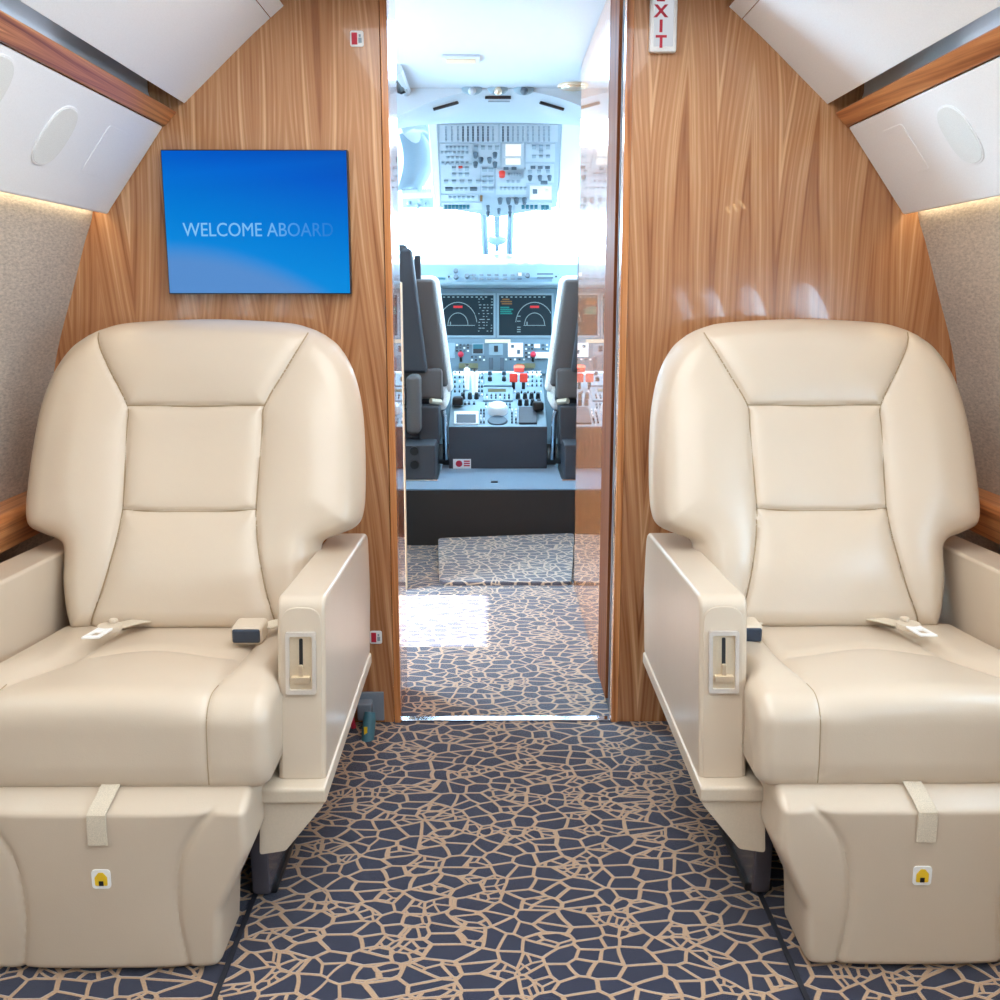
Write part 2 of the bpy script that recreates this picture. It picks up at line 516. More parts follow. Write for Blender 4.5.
# headliner: two curved side panels and the flat centre, light wash above the aisle
for k, s in ((1, -1), (2, 1)):
    pr = [(.827, 1.686), (.782, 1.727), (.736, 1.769), (.690, 1.811), (.644, 1.852), (.6, 1.889)]
    struct('ceiling_%s' % ('left', 'right')[k - 1], *prismVF(sideprof([(s * x, z) for x, z in pr], -s, .012), lambda x, z: (x, Y0, z), lambda x, z: (x, BH, z)), M['panel'], bevel=.002)
    pr = [(.5985, 1.890), (.565, 1.918)]
    struct('trim_%d' % (3 + k), *prismVF(sideprof([(s * x, z) for x, z in pr], -s, .012), lambda x, z: (x, Y0, z), lambda x, z: (x, BH, z)), M['panel'], bevel=.001)
    # channel behind the ceiling panel edge
    ch = [(.866, 1.6695), (.890, 1.668), (.900, 1.70), (.900, 1.76), (.80, 1.80)]
    struct('trim_%d' % (5 + k), *prismVF(sideprof([(s * x, z) for x, z in ch], s, .010), lambda x, z: (x, Y0, z), lambda x, z: (x, BH - .03, z)), M['channel'])
    # wooden valance rail
    rl = [(.838, 1.655), (.8705, 1.6215), (.897, 1.634), (.862, 1.669)]
    tag(link('valance_rail', *prismVF([(s * x, z) for x, z in rl], lambda x, z: (x, Y0, z), lambda x, z: (x, BH - .004, z)), M['railwood'], bevel=.003,
        origin=(s * .87, 0, 1.64)),
        'walnut valance rail running above the white service panel on the %s' % ('left', 'right')[k - 1], 'trim rail', 'walnut valance rails')
    # wooden window ledge
    lg = [(1.16, .62), (1.15, .69), (1.165, .705), (1.242, .705), (1.242, .62)]
    tag(link('window_ledge', *prismVF([(s * x, z) for x, z in lg], lambda x, z: (x, Y0, z), lambda x, z: (x, BH - .004, z)), M['railwood'], bevel=.004,
        origin=(s * 1.2, 0, .62)),
        'walnut ledge along the fabric side wall behind the %s seat' % ('left', 'right')[k - 1], 'ledge', 'walnut window ledges')
    # LED strip hidden under the service panel
    tag(link('light_strip', *boxVF(s * 1.048, s * 1.062, Y0, BH - .02, 1.428, 1.434), M['led'], origin=(s * 1.055, 0, 1.43)),
        'warm glowing LED strip under the %s service panel along the fabric wall' % ('left', 'right')[k - 1], 'light strip', 'warm LED wall-wash strips')
    struct('trim_%d' % (9 + k), *boxVF(s * 1.044, s * 1.071, Y0, BH - .004, 1.436, 1.442), M['panel'])
    tag(link('cove_light', *boxVF(s * .874, s * .884, Y0, BH - .6, 1.671, 1.675), M['cove'], origin=(s * .873, 0, 1.67)),
        'cool LED cove strip hidden behind the %s walnut valance rail' % ('left', 'right')[k - 1], 'light strip', 'cool LED cove strips')
struct('ceiling', *boxVF(-.9, .9, Y0, 2.77, 1.93, 1.97), M['panel'])
struct('ceiling_outer', *join(boxVF(-1.4, -.5, Y0, 2.77, 1.98, 2.02), boxVF(.5, 1.4, Y0, 2.77, 1.98, 2.02),
       ), M['panel'])
for k_, s in (('left', -1), ('right', 1)):
    struct('wall_outer_' + k_, *boxVF(s * 1.34, s * 1.36, Y0, 2.77, 1.3, 2.0), M['panel'])
    struct('wall_top_' + k_, *boxVF(s * 1.074, s * 1.34, Y0, 2.77, 1.505, 1.52), M['panel'])
struct_box('wall_rear', -1.4, 1.4, Y0 - .05, Y0, -.08, 2.02, M['knit'])

# passenger service panels
def psu(s, side):
    t = thing('service_panel', (s * .95, BH - .5, 1.4), 'white sloping service panel with oval speaker below the %s walnut rail' % side, 'service panel', 'overhead service panels')
    pr = [(.874, 1.620), (1.022, 1.418), (1.030, 1.405), (1.040, 1.406), (1.040, 1.418), (.886, 1.626)]
    body = link('panel_body', *prismVF([(s * x, z) for x, z in pr], lambda x, z: (x, Y0, z), lambda x, z: (x, BH - .006, z)), M['panel'], t, bevel=.005)
    A = np.array([s * .872, 1.622]); Bv = np.array([s * 1.026, 1.411]) - A; Ld = np.linalg.norm(Bv); d = Bv / Ld
    nrm = np.array([-s * abs(d[1]), -abs(d[0])])
    def on(q, Y, h):          # q metres down the slope
        p = A + d * q + nrm * h
        return (p[0], Y, p[1])
    pl = Plane(on(0, 0, 0), on(.1, 0, 0), on(0, 1, 0))
    cs = [(55, 136), (-14, 90)] if s < 0 else [(960, 135)]
    for cu, cv in cs:
        c = pl.at(cu, cv); q = (np.array([c[0], c[2]]) - A) @ d
        # oval speaker grille with thin rim
        for nm, ry, rq, h, mt in (('speaker_rim', .064, .071, .0018, M['panel']), ('speaker_grille', .060, .067, .0028, M['grille'])):
            P = ovalY(0, 0, ry, rq, 44, 2.5)
            link(nm, *prismVF(P, lambda y, z: on(q + z, c[1] + y, -.001), lambda y, z: on(q + z, c[1] + y, h)), mt, t, bevel=.0008, seg=1)
    c = pl.at(*((105, 152) if s < 0 else (905, 150))); q = (np.array([c[0], c[2]]) - A) @ d
    P = rnd([(-.062, -.062), (.062, -.062), (.062, .062), (-.062, .062)], .012)
    link('oxygen_mask_door', *prismVF(P, lambda y, z: on(q + z, c[1] + y, -.001), lambda y, z: on(q + z, c[1] + y, .0008)), M['panel'], t, bevel=.0006, seg=1)
    for yy in (1.42, 1.30, 1.18):
        V, Fc = prismVF(ovalY(0, 0, .018, .018, 20, 2), lambda y, z: on(.10 + z, yy + y, 0), lambda y, z: on(.10 + z, yy + y, .004))
        link('reading_light', V, Fc, M['lamp'], t)
psu(-1, 'left'); psu(1, 'right')

# forward bulkhead: two veneered halves round the doorway
OUT = [(.320, 0), (1.10, 0), (1.22, .2), (1.30, .5), (1.33, 1.0), (1.335, 1.3), (1.335, 1.975), (.320, 1.975)]
for s, side in ((-1, 'left'), (1, 'right')):
    struct('wall_forward_' + side, *prismVF([(s * x, z) for x, z in OUT], lambda x, z: (x, BH, z), lambda x, z: (x, BH + .03, z)), M['wood'], bevel=.002)
struct_box('wall_forward_header', -.303, .303, BH, BH + .03, 1.99, 2.1, M['wood'])
# solid wood edging of the doorway and the lacquered closet flanks behind it
struct_box('door_1', -.318, -.300, BH - .004, BH + .05, 0, 2.1, M['edgewood'], .002)
struct_box('door_2', .301, .320, BH - .004, BH + .035, 0, 2.1, M['edgewood'], .002)
struct_box('wall_closet_left', -1.19, -.303, BH + .052, 3.04, 0, 2.06, M['lacquer'], .003)
struct_box('trim_12', .302, .308, BH + .040, BH + .055, 0, 2.06, M['strip'], .001)
struct_box('trim_13', .302, .308, BH + .075, BH + .09, 0, 2.06, M['strip'], .001)
struct_box('trim_14', .309, .33, BH + .036, BH + .09, 0, 2.06, M['black'])
struct_box('trim_15', .294, .35, BH + .10, 3.09, .03, 2.06, M['darkwood'], .003)
struct_box('baseboard_right', .305, .35, BH + .10, 3.09, 0, .03, M['black'])
struct_box('wall_closet_right', .302, 1.0, 3.10, 4.14, 0, 2.06, M['lacquer'], .003)
struct_box('wall_vestibule_right', 1.01, 1.25, 2.81, 4.75, 0, 2.06, M['cwhite'])

# entrance side on the left: wall with the open door, partition to the cockpit
struct('wall_entrance', *join(boxVF(-1.26, -1.2, 2.81, 3.42, 0, 2.06), boxVF(-1.26, -1.2, 4.04, 5.4, 0, 2.14), boxVF(-1.26, -1.2, 3.42, 4.04, 1.86, 2.06)), M['cwhite'])
struct_box('wall_partition', -1.19, -.392, 4.12, 4.16, 0, 1.25, M['beige'], .004)
struct('ceiling_vestibule', *boxVF(-1.3, 1.3, BH + .031, 4.635, 2.062, 2.10), M['vest'])
# step up to the flight deck
struct('floor_cockpit', *boxVF(-1.19, 1.19, 4.898, 7.4, .0, .272), M['charcoal'])
struct('floor_cockpit_carpet', *boxVF(-.52, .52, 4.90, 5.62, .2725, .28), M['carpet2'], bevel=.003)
tag(link('floor_latch', *boxVF(-.045, -.01, 5.06, 5.09, .2805, .286), M['darkmetal'], bevel=.002, origin=(-.03, 5.07, .28)),
    'tiny dark latch plate on the blue-tinted carpet of the step', 'latch')
# carpet mat in front of the step
a, b = at(442, 586, Z=.02), at(577, 584, Z=.02)
P = rnd([(-.262, 4.18), (.296, 4.18), (.36, 4.885), (-.298, 4.82)], [.05, .03, .02, .02])
mt = link('floor_mat', *prismVF(P, lambda x, y: (x, y, .0), lambda x, y: (x, y, .018 + max(0, y - 4.55) * .14)), M['matc'], bevel=.005, origin=(0, 4.5, 0))
tag(mt, 'rectangular patterned carpet mat lying in front of the dark step', 'mat')
# ceiling fittings of the vestibule
c = at(461, 58, Z=2.06)
t = thing('flush_lamp', (c[0], c[1], 2.05), 'small white rectangular light on the vestibule ceiling', 'ceiling light')
link('frame', *boxVF(c[0] - .07, c[0] + .07, c[1] - .05, c[1] + .05, 2.05, 2.062), M['vest'], t, bevel=.004)
link('diffuser', *boxVF(c[0] - .055, c[0] + .055, c[1] - .032, c[1] + .032, 2.047, 2.051), M['beige'], t, bevel=.002)
c = at(573, 85, Z=2.06)
t = thing('dome_light', (c[0], c[1], 2.05), 'round brass-rimmed dome light at the right of the vestibule ceiling', 'ceiling light')
link('rim', *discVF((c[0], c[1], 2.05), .065, .012, 2, 28), M['gold'], t, bevel=.003)
link('lens', *discVF((c[0], c[1], 2.044), .05, .008, 2, 28), M['gold'], t, bevel=.003)

# ------------------------------------------------------------------ wall monitor, signs, flashlight
n = N('welcome_screen'); co = n.node('ShaderNodeTexCoord').outputs['Generated']
sp = n.node('ShaderNodeSeparateXYZ'); n.ln(co, sp.inputs[0]); gx, gy, gz = sp.outputs
base = n.ramp(n.math('ADD', n.math('MULTIPLY', gz, .8), n.math('MULTIPLY', gx, .2)),
              [(.0, lin((20, 140, 215))), (.25, lin((8, 138, 222))), (.5, lin((0, 122, 214))), (.8, lin((0, 92, 202))), (1., lin((0, 72, 178)))])
lowl = n.math('SUBTRACT', n.math('SUBTRACT', .37, n.math('MULTIPLY', n.math('POWER', gx, 2.), .45)), gz)
mr = n.node('ShaderNodeMapRange', interpolation_type='SMOOTHSTEP'); n.ln(lowl, mr.inputs[0]); mr.inputs[1].default_value = -.03; mr.inputs[2].default_value = .16
base = n.mix(n.math('MULTIPLY', mr.outputs[0], .85), base, lin((94, 142, 204)))
swe = n.math('MULTIPLY', n.math('SUBTRACT', 1., n.math('MULTIPLY', n.math('ABSOLUTE', n.math('SUBTRACT', gz, n.math('ADD', .82, n.math('MULTIPLY', gx, .12)))), 9.)), .25)
base = n.mix(n.math('MAXIMUM', swe, 0.), base, lin((0, 120, 225)))
n.ln(base, n.b.inputs['Emission Color']); n.set(Emission_Strength=1.0, Base_Color=(0, 0, 0, 1), Roughness=.3); n.b.inputs['Specular IOR Level'].default_value = .05; M['welcome'] = n.m
n = N('welcome_letters'); co = n.node('ShaderNodeTexCoord').outputs['Generated']
sp = n.node('ShaderNodeSeparateXYZ'); n.ln(co, sp.inputs[0])
n.ln(n.ramp(sp.outputs[0], [(0., lin((132, 196, 244))), (.55, lin((122, 188, 242))), (.75, lin((72, 150, 228))), (1., lin((38, 124, 210)))]), n.b.inputs['Emission Color'])
n.set(Emission_Strength=1.0, Base_Color=(0, 0, 0, 1)); n.b.inputs['Specular IOR Level'].default_value = .05; M['letters'] = n.m
t = thing('wall_monitor', (-.642, BH, 1.20), 'blue flat monitor reading WELCOME ABOARD on the left wood bulkhead', 'screen')
link('bezel', *boxVF(-.879, -.405, BH - .028, BH - .002, 1.202, 1.562), M['black'], t, bevel=.002)
s_ = link('screen', *boxVF(-.876, -.408, BH - .0305, BH - .0285, 1.205, 1.559), M['welcome'], t)
p0, p1 = at(183, 230, Y=BH - .03), at(333, 230, Y=BH - .03)
tx = text_obj('screen_text', 'WELCOME ABOARD', .05, ((p0[0] + p1[0]) / 2, BH - .0315, p0[2] + .001), M['letters'], t)
bb = [v.co.x for v in tx.data.vertices]; k = (p1[0] - p0[0]) / (max(bb) - min(bb)); mid = (max(bb) + min(bb)) / 2
for v in tx.data.vertices: v.co.x = mid + (v.co.x - mid) * k
zz = [v.co.z for v in tx.data.vertices]; mz = (max(zz) + min(zz)) / 2; kz = .034 / (max(zz) - min(zz))
for v in tx.data.vertices: v.co.z = mz + (v.co.z - mz) * kz

ex = at(661, 20, Y=BH)
t = thing('exit_sign', (ex[0], BH, 1.79), 'white upright EXIT sign with red letters high on the right bulkhead', 'sign')
p0, p1 = at(648, 54, Y=BH), at(675, 54, Y=BH)
link('housing', *boxVF(p0[0], p1[0], BH - .022, BH - .001, p0[2], p0[2] + .185), M['white'], t, bevel=.006)
link('lit_face', *boxVF(p0[0] + .010, p1[0] - .010, BH - .0245, BH - .0215, p0[2] + .013, p0[2] + .172), M['signface'], t, bevel=.001)
for ch, v in (('T', 41.5), ('I', 26), ('X', 11), ('E', -5)):
    q = at(661, v, Y=BH - .0245)
    text_obj('letter', ch, .042, (q[0], BH - .0255, q[2]), M['redsign'], t, 1.05 if ch != 'I' else 1.1, .95, bold=.032)

for (u, v), lb in (((357, 39), 'small white placard with a red block above the wall monitor'), ((376, 637), 'small white placard with a red block low beside the left seat armrest')):
    q = at(u, v, Y=BH)
    t = thing('wall_placard', (q[0], BH, q[2] - .02), lb, 'placard', 'red and white placards')
    link('plate', *prismVF(rnd([(-.017, -.019), (.017, -.019), (.017, .019), (-.017, .019)], .006), lambda x, z: (q[0] + x, BH - .001, q[2] + z), lambda x, z: (q[0] + x, BH - .004, q[2] + z)), M['white'], t, bevel=.0008, seg=1)
    link('red_block', *boxVF(q[0] - .013, q[0] + .001, BH - .0052, BH - .0041, q[2] - .014, q[2] + .014), M['redsign'], t)
    link('figure', *join(boxVF(q[0] + .004, q[0] + .012, BH - .0052, BH - .0041, q[2] - .010, q[2] + .002), boxVF(q[0] + .005, q[0] + .010, BH - .0052, BH - .0041, q[2] + .004, q[2] + .010)), M['cmid'], t)

c = at(372, 706, Y=BH)
t = thing('torch_bracket', (c[0], BH, c[2] - .05), 'grey wall bracket with red clip at the foot of the left bulkhead', 'bracket')
link('back_plate', *boxVF(c[0] - .04, c[0] + .035, BH - .012, BH - .001, c[2] - .04, c[2] + .045), M['bracket'], t, bevel=.003)
link('clamp', *boxVF(c[0] - .035, c[0] + .005, BH - .055, BH - .010, c[2] - .022, c[2] + .028), M['bracket'], t, bevel=.006)
link('upper_arm', *boxVF(c[0] - .062, c[0] - .036, BH - .030, BH - .001, c[2] + .01, c[2] + .10), M['bracket'], t, bevel=.004)
link('bolt', *discVF((c[0] - .03, BH - .034, c[2] + .085), .008, .02, 1, 12), M['chrome'], t)
link('red_clip', *tubeVF(catmull([(c[0] - .055, BH - .04, c[2] + .035), (c[0] - .052, BH - .06, c[2] + .0), (c[0] - .045, BH - .06, c[2] - .04)], 6), .007), M['redsign'], t)
t2 = thing('torch', (c[0] - .02, BH - .06, 0), 'teal cylindrical torch hanging from the bracket by the left seat', 'torch')
pa_, pb_ = at(370, 712, Y=BH - .085), at(367, 747, Y=BH - .12)
pts = [pa_, pa_ + (pb_ - pa_) * .2, pa_ + (pb_ - pa_) * .97, pb_]
link('barrel', *tubeVF(pts, [.015, .018, .018, .014], 18), M['teal'], t2)
ql = pa_ + (pb_ - pa_) * .5
link('torch_label', *boxVF(ql[0] - .010, ql[0] - .001, ql[1] - .0200, ql[1] - .0145, ql[2] - .012, ql[2] + .014), M['yellow'], t2)

# ------------------------------------------------------------------ passenger seats
SCX = .735
def make_seat(s, side, light):
    """s = -1 left seat, +1 right seat.  a: metres from the seat's centre towards the aisle"""
    def W(a, y, z): return (s * (SCX - a), y, z)
    def WB(a, y, z): return (s * (SCX - (.004 if s < 0 else .016) - a * (1.015 if s < 0 else .995)), y, z)
    t = thing('passenger_seat', (s * SCX, 2.0, 0), 'cream leather armchair with footrest on the %s of the aisle%s' % (side, light), 'seat', 'cream leather passenger seats')
    lt = M['leather']
    # ---- backrest
    rt = catmull([(.258, .452), (.275, .50), (.287, .56), (.290, .615), (.298, .640), (.335, .655), (.372, .672), (.386, .705), (.388, .77), (.384, .86), (.374, .945), (.352, 1.020), (.318, 1.075), (.282, 1.104)], 10)
    tp = catmull([(-.282, 1.104), (-.245, 1.1205), (-.18, 1.134), (0, 1.142), (.18, 1.134), (.245, 1.1205), (.282, 1.104)], 12)
    bt = np.array([(-.258, .452), (0, .450), (.258, .452)]); lf = rt * np.array([-1, 1])
    G, ol = pad(bt, rt, tp, lf, 150, 170)
    Q = G.reshape(-1, 2)
    ol = np.concatenate([ol, ol[:1]])
    vs = catmull([(.252, 1.135), (.243, 1.10), (.205, 1.03), (.158, .947), (.1545, .90), (.1535, .83), (.150, .75), (.150, .719), (.158, .65), (.178, .56), (.200, .49), (.214, .44)], 8)
    seams = [vs, vs * np.array([-1, 1]), np.array([(-.158, .947), (0, .944), (.158, .947)]), np.array([(-.150, .719), (-.07, .713), (.07, .713), (.150, .719)])]
    def y0(zz): return 2.262 + (zz - .457) * .435
    R, T = .060, .068
    def front(Q):
        d = pdist(Q, ol); ds = np.min([pdist(Q, q) for q in seams], 0)
        ai = np.abs(Q[:, 0]); z = Q[:, 1]
        wing = smooth01((ai - np.interp(z, vs[::-1, 1], vs[::-1, 0]) + .01) / .13)
        roll = T * np.sqrt(1 - (1 - np.clip(d / R, 0, 1)) ** 2)
        puff = .010 * (1 - np.exp(-(ds / .022) ** 1.3)) - .007 * np.exp(-(ds / .004) ** 2)
        puff = puff * smooth01(d / .03)
        bol = .018 * wing * smooth01(d / .12) * smooth01((1.12 - z) / .25)
        scoop = -.012 * np.exp(-(ai / .12) ** 2) * np.exp(-((z - .83) / .16) ** 2)
        lumb = .014 * np.exp(-(ai / .2) ** 2) * np.exp(-((z - .60) / .08) ** 2) + .010 * np.exp(-((z - 1.04) / .06) ** 2) * np.exp(-(ai / .2) ** 2)
        return y0(z) - roll - puff - bol - scoop - lumb
    z = Q[:, 1]; yf = front(Q); d = pdist(Q, ol)
    yb = y0(z) + .052 * np.sqrt(1 - (1 - np.clip(d / .05, 0, 1)) ** 2) + .002
    Vf = [WB(a, y, zz) for a, y, zz in zip(Q[:, 0], yf, z)]; Vb = [WB(a, y, zz) for a, y, zz in zip(Q[:, 0], yb, z)]
    bk = link('backrest', *padVF(G, np.array(Vf), np.array(Vb)), lt, t, angle=60)
    # stitched seams lying in the grooves
    def surf(P):
        return [WB(p[0], y - .0022, p[1]) for p, y in zip(P, front(np.asarray(P)))]
    for q in seams:
        P = resample(q, 60); P = P[(P[:, 1] < 1.118) & (P[:, 1] > .475)]
        link('seam', *tubeVF(surf(P), .0017, 6), M['stitch'], bk)
    # ---- seat cushion (closed profile swept across the seat)
    prof = rnd([(2.25, .462), (1.712, .506), (1.698, .332), (2.25, .332)], [.03, .060, .030, .02], 10)
    prof = resample(np.array(prof + prof[:1]), 240)[:-1]
    nP = len(prof)
    nr = np.zeros_like(prof)
    for i in range(nP):
        dd = prof[(i + 2) % nP] - prof[i - 2]; dd /= np.linalg.norm(dd); nr[i] = (-dd[1], dd[0])
    cen = prof.mean(0)
    if ((prof - cen) * nr).sum() < 0: nr = -nr
    na = 140; V, Fc = [], []
    us = warp(np.linspace(0, 1, na)) * 2 - 1
    top = smooth01((prof[:, 1] - .40) / .04)
    rr = .032
    for j in range(na):
        for i in range(nP):
            Y, zz = prof[i]; wd = .286 + .017 * smooth01((1.90 - Y) / .10); a = us[j] * wd
            e = wd - abs(a); h = rr - math.sqrt(max(0, rr * rr - max(0, rr - e) ** 2)) if e < rr else 0
            sa = .190 if a > 0 else .150 + .045 * float(smooth01((2.0 - Y) / .25)) - .02 * float(smooth01((Y - 2.0) / .2))
            ds1 = abs(abs(a) - sa)
            ds2 = abs(Y - (2.03 - .05 * (abs(a) / .19) ** 2)) if (abs(a) < sa and zz > .44) else 1
            fr = float(smooth01((zz - .345) / .02)); tw0 = float(smooth01((zz - .455) / .04)) * float(smooth01((Y - 1.80) / .15))
            g = (-.003 * math.exp(-(ds1 / .004) ** 2) - (.0025 + .007 * tw0) * math.exp(-(ds1 / .016) ** 2)) * fr
            if zz > .44 and abs(a) < sa: g -= float(smooth01((zz - .44) / .03)) * (.003 * math.exp(-(ds2 / .004) ** 2) + .006 * math.exp(-(ds2 / .022) ** 2)) * min(1, (sa - abs(a)) / .03)
            tw = float(smooth01((zz - .455) / .04))
            pf = 0.
            if abs(a) < sa: pf = .008 * (1 - (a / sa) ** 2) * tw
            else: pf = .015 * math.sin(math.pi * min(1, (abs(a) - sa) / (wd - sa))) * float(smooth01((Y - 1.75) / .12)) * tw
            pf -= .012 * tw * math.exp(-((Y - 2.08) / .12) ** 2) * math.exp(-((abs(a) - .12) / .07) ** 2)
            pf += .005 * float(smooth01((zz - .345) / .04)) * (1 - tw)
            dsp = g + pf - h
            V.append(W(a, Y + nr[i][0] * dsp, zz + nr[i][1] * dsp))
    for j in range(na - 1):
        for i in range(nP):
            Fc.append((j * nP + i, j * nP + (i + 1) % nP, (j + 1) * nP + (i + 1) % nP, (j + 1) * nP + i))
    Fc.append(tuple(range(nP))); Fc.append(tuple(range(na * nP - 1, (na - 1) * nP - 1, -1)))
    cu = link('seat_cushion', V, Fc, lt, t, angle=60)
    for sa_ in (.190, -.195):           # stitched seams down the front of the cushion
        j = int(np.argmin(np.abs(us * .303 - sa_)))
        ids = [i for i in range(nP) if prof[i][0] < 1.80 and prof[i][1] > .345]
        k0 = max(range(len(ids)), key=lambda q: (ids[q] - ids[q - 1]) % nP)      # start of the run along the closed profile
        ids = ids[k0:] + ids[:k0]
        vv = np.array(V).reshape(na, nP, 3)[j]
        pts = [vv[i] + np.array((0, nr[i][0], nr[i][1])) * .0004 for i in ids]
        if len(pts) > 4: link('cushion_seam', *tubeVF(pts, .0011, 6), M['stitch'], cu)
    # ---- footrest
    rt = np.array(rnd([(.17, .006), (.206, .012), (.214, .120), (.268, .235), (.268, .352), (.23, .352)], [0, .02, .04, .05, .022, 0], 8))
    bt = np.array([(-.17, .006), (0, .006), (.17, .006)]); tp = np.array([(-.23, .352), (0, .352), (.23, .352)])
    G, ol = pad(bt, rt, tp, rt * np.array([-1, 1]), 110, 100)
    Q = G.reshape(-1, 2); d = pdist(Q, np.concatenate([ol, ol[:1]]))
    arc = catmull([(.205, .314), (.178, .285), (.150, .235), (.138, .175), (.136, .11), (.142, .06), (.150, .004)], 8)
    seams = [arc, arc * np.array([-1, 1])]
    ds = np.min([pdist(Q, q) for q in seams], 0)
    dt = np.abs(Q[:, 1] - .316)
    z = Q[:, 1]
    x = np.clip(d / .016, 0, 1)
    yf = 1.684 - .024 * np.sqrt(1 - (1 - x) ** 2) - .006 * (1 - np.exp(-(ds / .03) ** 1.2)) + .005 * np.exp(-(ds / .005) ** 2) * (z < .316)
    yf += np.maximum(0, z - .314) * 1.9 + .0025 * np.exp(-(dt / .0035) ** 2)
    yb = 1.80 - .0 * x
    Vf = [W(a, y, zz) for a, y, zz in zip(Q[:, 0], yf, z)]; Vb = [W(a, yb[k], zz) for k, (a, zz) in enumerate(zip(Q[:, 0], z))]
    ft = link('footrest', *padVF(G, np.array(Vf), np.array(Vb)), lt, t, angle=60)
    # pull strap of the footrest
    fo = .008 if s < 0 else .013
    st = [(.012, 1.722, .3535), (.010, 1.700, .345), (.004, 1.664, .326), (.0, 1.6535, .314), (.0, 1.6515, .29), (.0, 1.6515, .258)]
    V, Fc = [], []
    for a, y, zz in st:
        for da, dy in ((-.017, 0), (.017, 0), (.017, .004), (-.017, .004)): V.append(W(a + fo + da, y - .0035 + dy, zz))
    for i in range(len(st) - 1):
        for k in range(4): Fc.append((i * 4 + k, i * 4 + (k + 1) % 4, i * 4 + 4 + (k + 1) % 4, i * 4 + 4 + k))
    Fc += [(0, 1, 2, 3), (23, 22, 21, 20)]
    link('pull_strap', V, Fc, M['webbing'], ft, bevel=.001, seg=1)
    # sticker with a yellow padlock-like mark
    P = rnd([(-.0165, -.018), (.0165, -.018), (.0165, .018), (-.0165, .018)], .007)
    sk = link('sticker', *prismVF(P, lambda x, zz: W(x + fo, 1.6545, .192 + zz), lambda x, zz: W(x + fo, 1.6515, .192 + zz)), M['white'], ft)
    P = rnd([(-.011, -.012), (.011, -.012), (.011, .004), (.004, .013), (-.004, .013), (-.011, .004)], .003)
    mk = link('sticker_mark', *prismVF(P, lambda x, zz: W(x + fo, 1.6518, .192 + zz), lambda x, zz: W(x + fo, 1.6508, .192 + zz)), M['yellow'], t)
    link('sticker_slot', *join(prismVF([(-.004, -.012), (.004, -.012), (.004, -.003), (-.004, -.003)], lambda x, zz: W(x + fo, 1.6510, .192 + zz), lambda x, zz: W(x + fo, 1.6503, .192 + zz))), M['black'], t)
    # ---- armrests
    for sg, nm in ((1, 'aisle'), (-1, 'window')):
        ao, ai_ = sg * .381, sg * .290
        P = rnd([(1.872, .640), (1.815, .292), (2.535, .292), (2.575, .45), (2.555, .612)], [.030, .012, .02, .05, .05], 8)
        ar = link('armrest', *prismVF(P, lambda y, zz: W(ai_, y, zz), lambda y, zz: W(ao, y, zz)), lt, t, bevel=.022, seg=6)
        # front cap panel with arched top
        xa = sg * .336
        def fy(zz): return 1.872 + (zz - .640) * (.057 / .348)
        P = rnd([(-.038, .300), (.038, .300), (.038, .622), (-.038, .622)], [.004, .004, .032, .032], 8)
        fc = link('front_panel', *prismVF(P, lambda q, zz: W(xa + q, fy(zz) + .004, zz), lambda q, zz: W(xa + q, fy(zz) - .0025, zz)), lt, ar, bevel=.002)
        # lower side rail and shroud
        P = rnd([(1.775, .268), (1.775, .300), (2.525, .300), (2.525, .268)], .008)
        link('side_rail', *prismVF(P, lambda y, zz: W(sg * .264, y, zz), lambda y, zz: W(sg * .386, y, zz)), M['trimp'], t, bevel=.006)
        P = rnd([(.262, .286), (.380, .286), (.380, .262), (.305, .168), (.255, .160)], [.002, .006, .02, .015, .006])
        link('shroud', *prismVF([(sg * q, zz) for q, zz in P], lambda q, zz: W(q, 1.785, zz), lambda q, zz: W(q, 2.45, zz)), M['trimp'], t, bevel=.006)
        if sg > 0:
            # recline handle in its slotted bezel
            zc, zh = .520, .058
            def ring(hw, hh): return rnd([(-hw, -hh), (hw, -hh), (hw, hh), (-hw, hh)], .004, 4)
            o1, o2 = ring(.0285, zh), ring(.0215, zh - .008); n = len(o1); V, Fc = [], []
            for P_, dy in ((o1, -.002), (o1, -.008), (o2, -.008), (o2, -.001)):
                V += [W(xa + q, fy(zc + zz) + dy - .002, zc + zz) for q, zz in P_]
            for k_ in range(3):
                for k in range(n): Fc.append((k_ * n + k, k_ * n + (k + 1) % n, (k_ + 1) * n + (k + 1) % n, (k_ + 1) * n + k))
            bz = link('handle_bezel', V, Fc, M['bezel'], ar)
            link('slot_plate', *prismVF(o2, lambda q, zz: W(xa + q, fy(zc + zz) - .0015, zc + zz), lambda q, zz: W(xa + q, fy(zc + zz) - .0035, zc + zz)), M['gold'], bz) if False else None
            pl = link('handle_plate', *prismVF(o2, lambda q, zz: W(xa + q, fy(zc + zz) - .001, zc + zz), lambda q, zz: W(xa + q, fy(zc + zz) - .0042, zc + zz)), M['gold'], ar)
            sl = rnd([(-.0035, -.02), (.0035, -.02), (.0035, .045), (-.0035, .045)], .003)
            link('handle_slot', *prismVF(sl, lambda q, zz: W(xa + q, fy(zc + zz) - .004, zc + zz), lambda q, zz: W(xa + q, fy(zc + zz) - .0048, zc + zz)), M['black'], ar)
            hz = zc - .024
            link('recline_handle', *join(prismVF(rnd([(-.018, -.012), (.018, -.012), (.018, .0), (-.018, .0)], .003), lambda q, zz: W(xa + q, fy(hz) - .004, hz + zz), lambda q, zz: W(xa + q, fy(hz) - .016, hz + zz)),
                 prismVF(rnd([(-.005, -.002), (.005, -.002), (.004, .022), (-.004, .022)], .002), lambda q, zz: W(xa + q, fy(hz) - .004, hz + zz), lambda q, zz: W(xa + q, fy(hz) - .012, hz + zz))), M['gold'], ar, bevel=.0015)
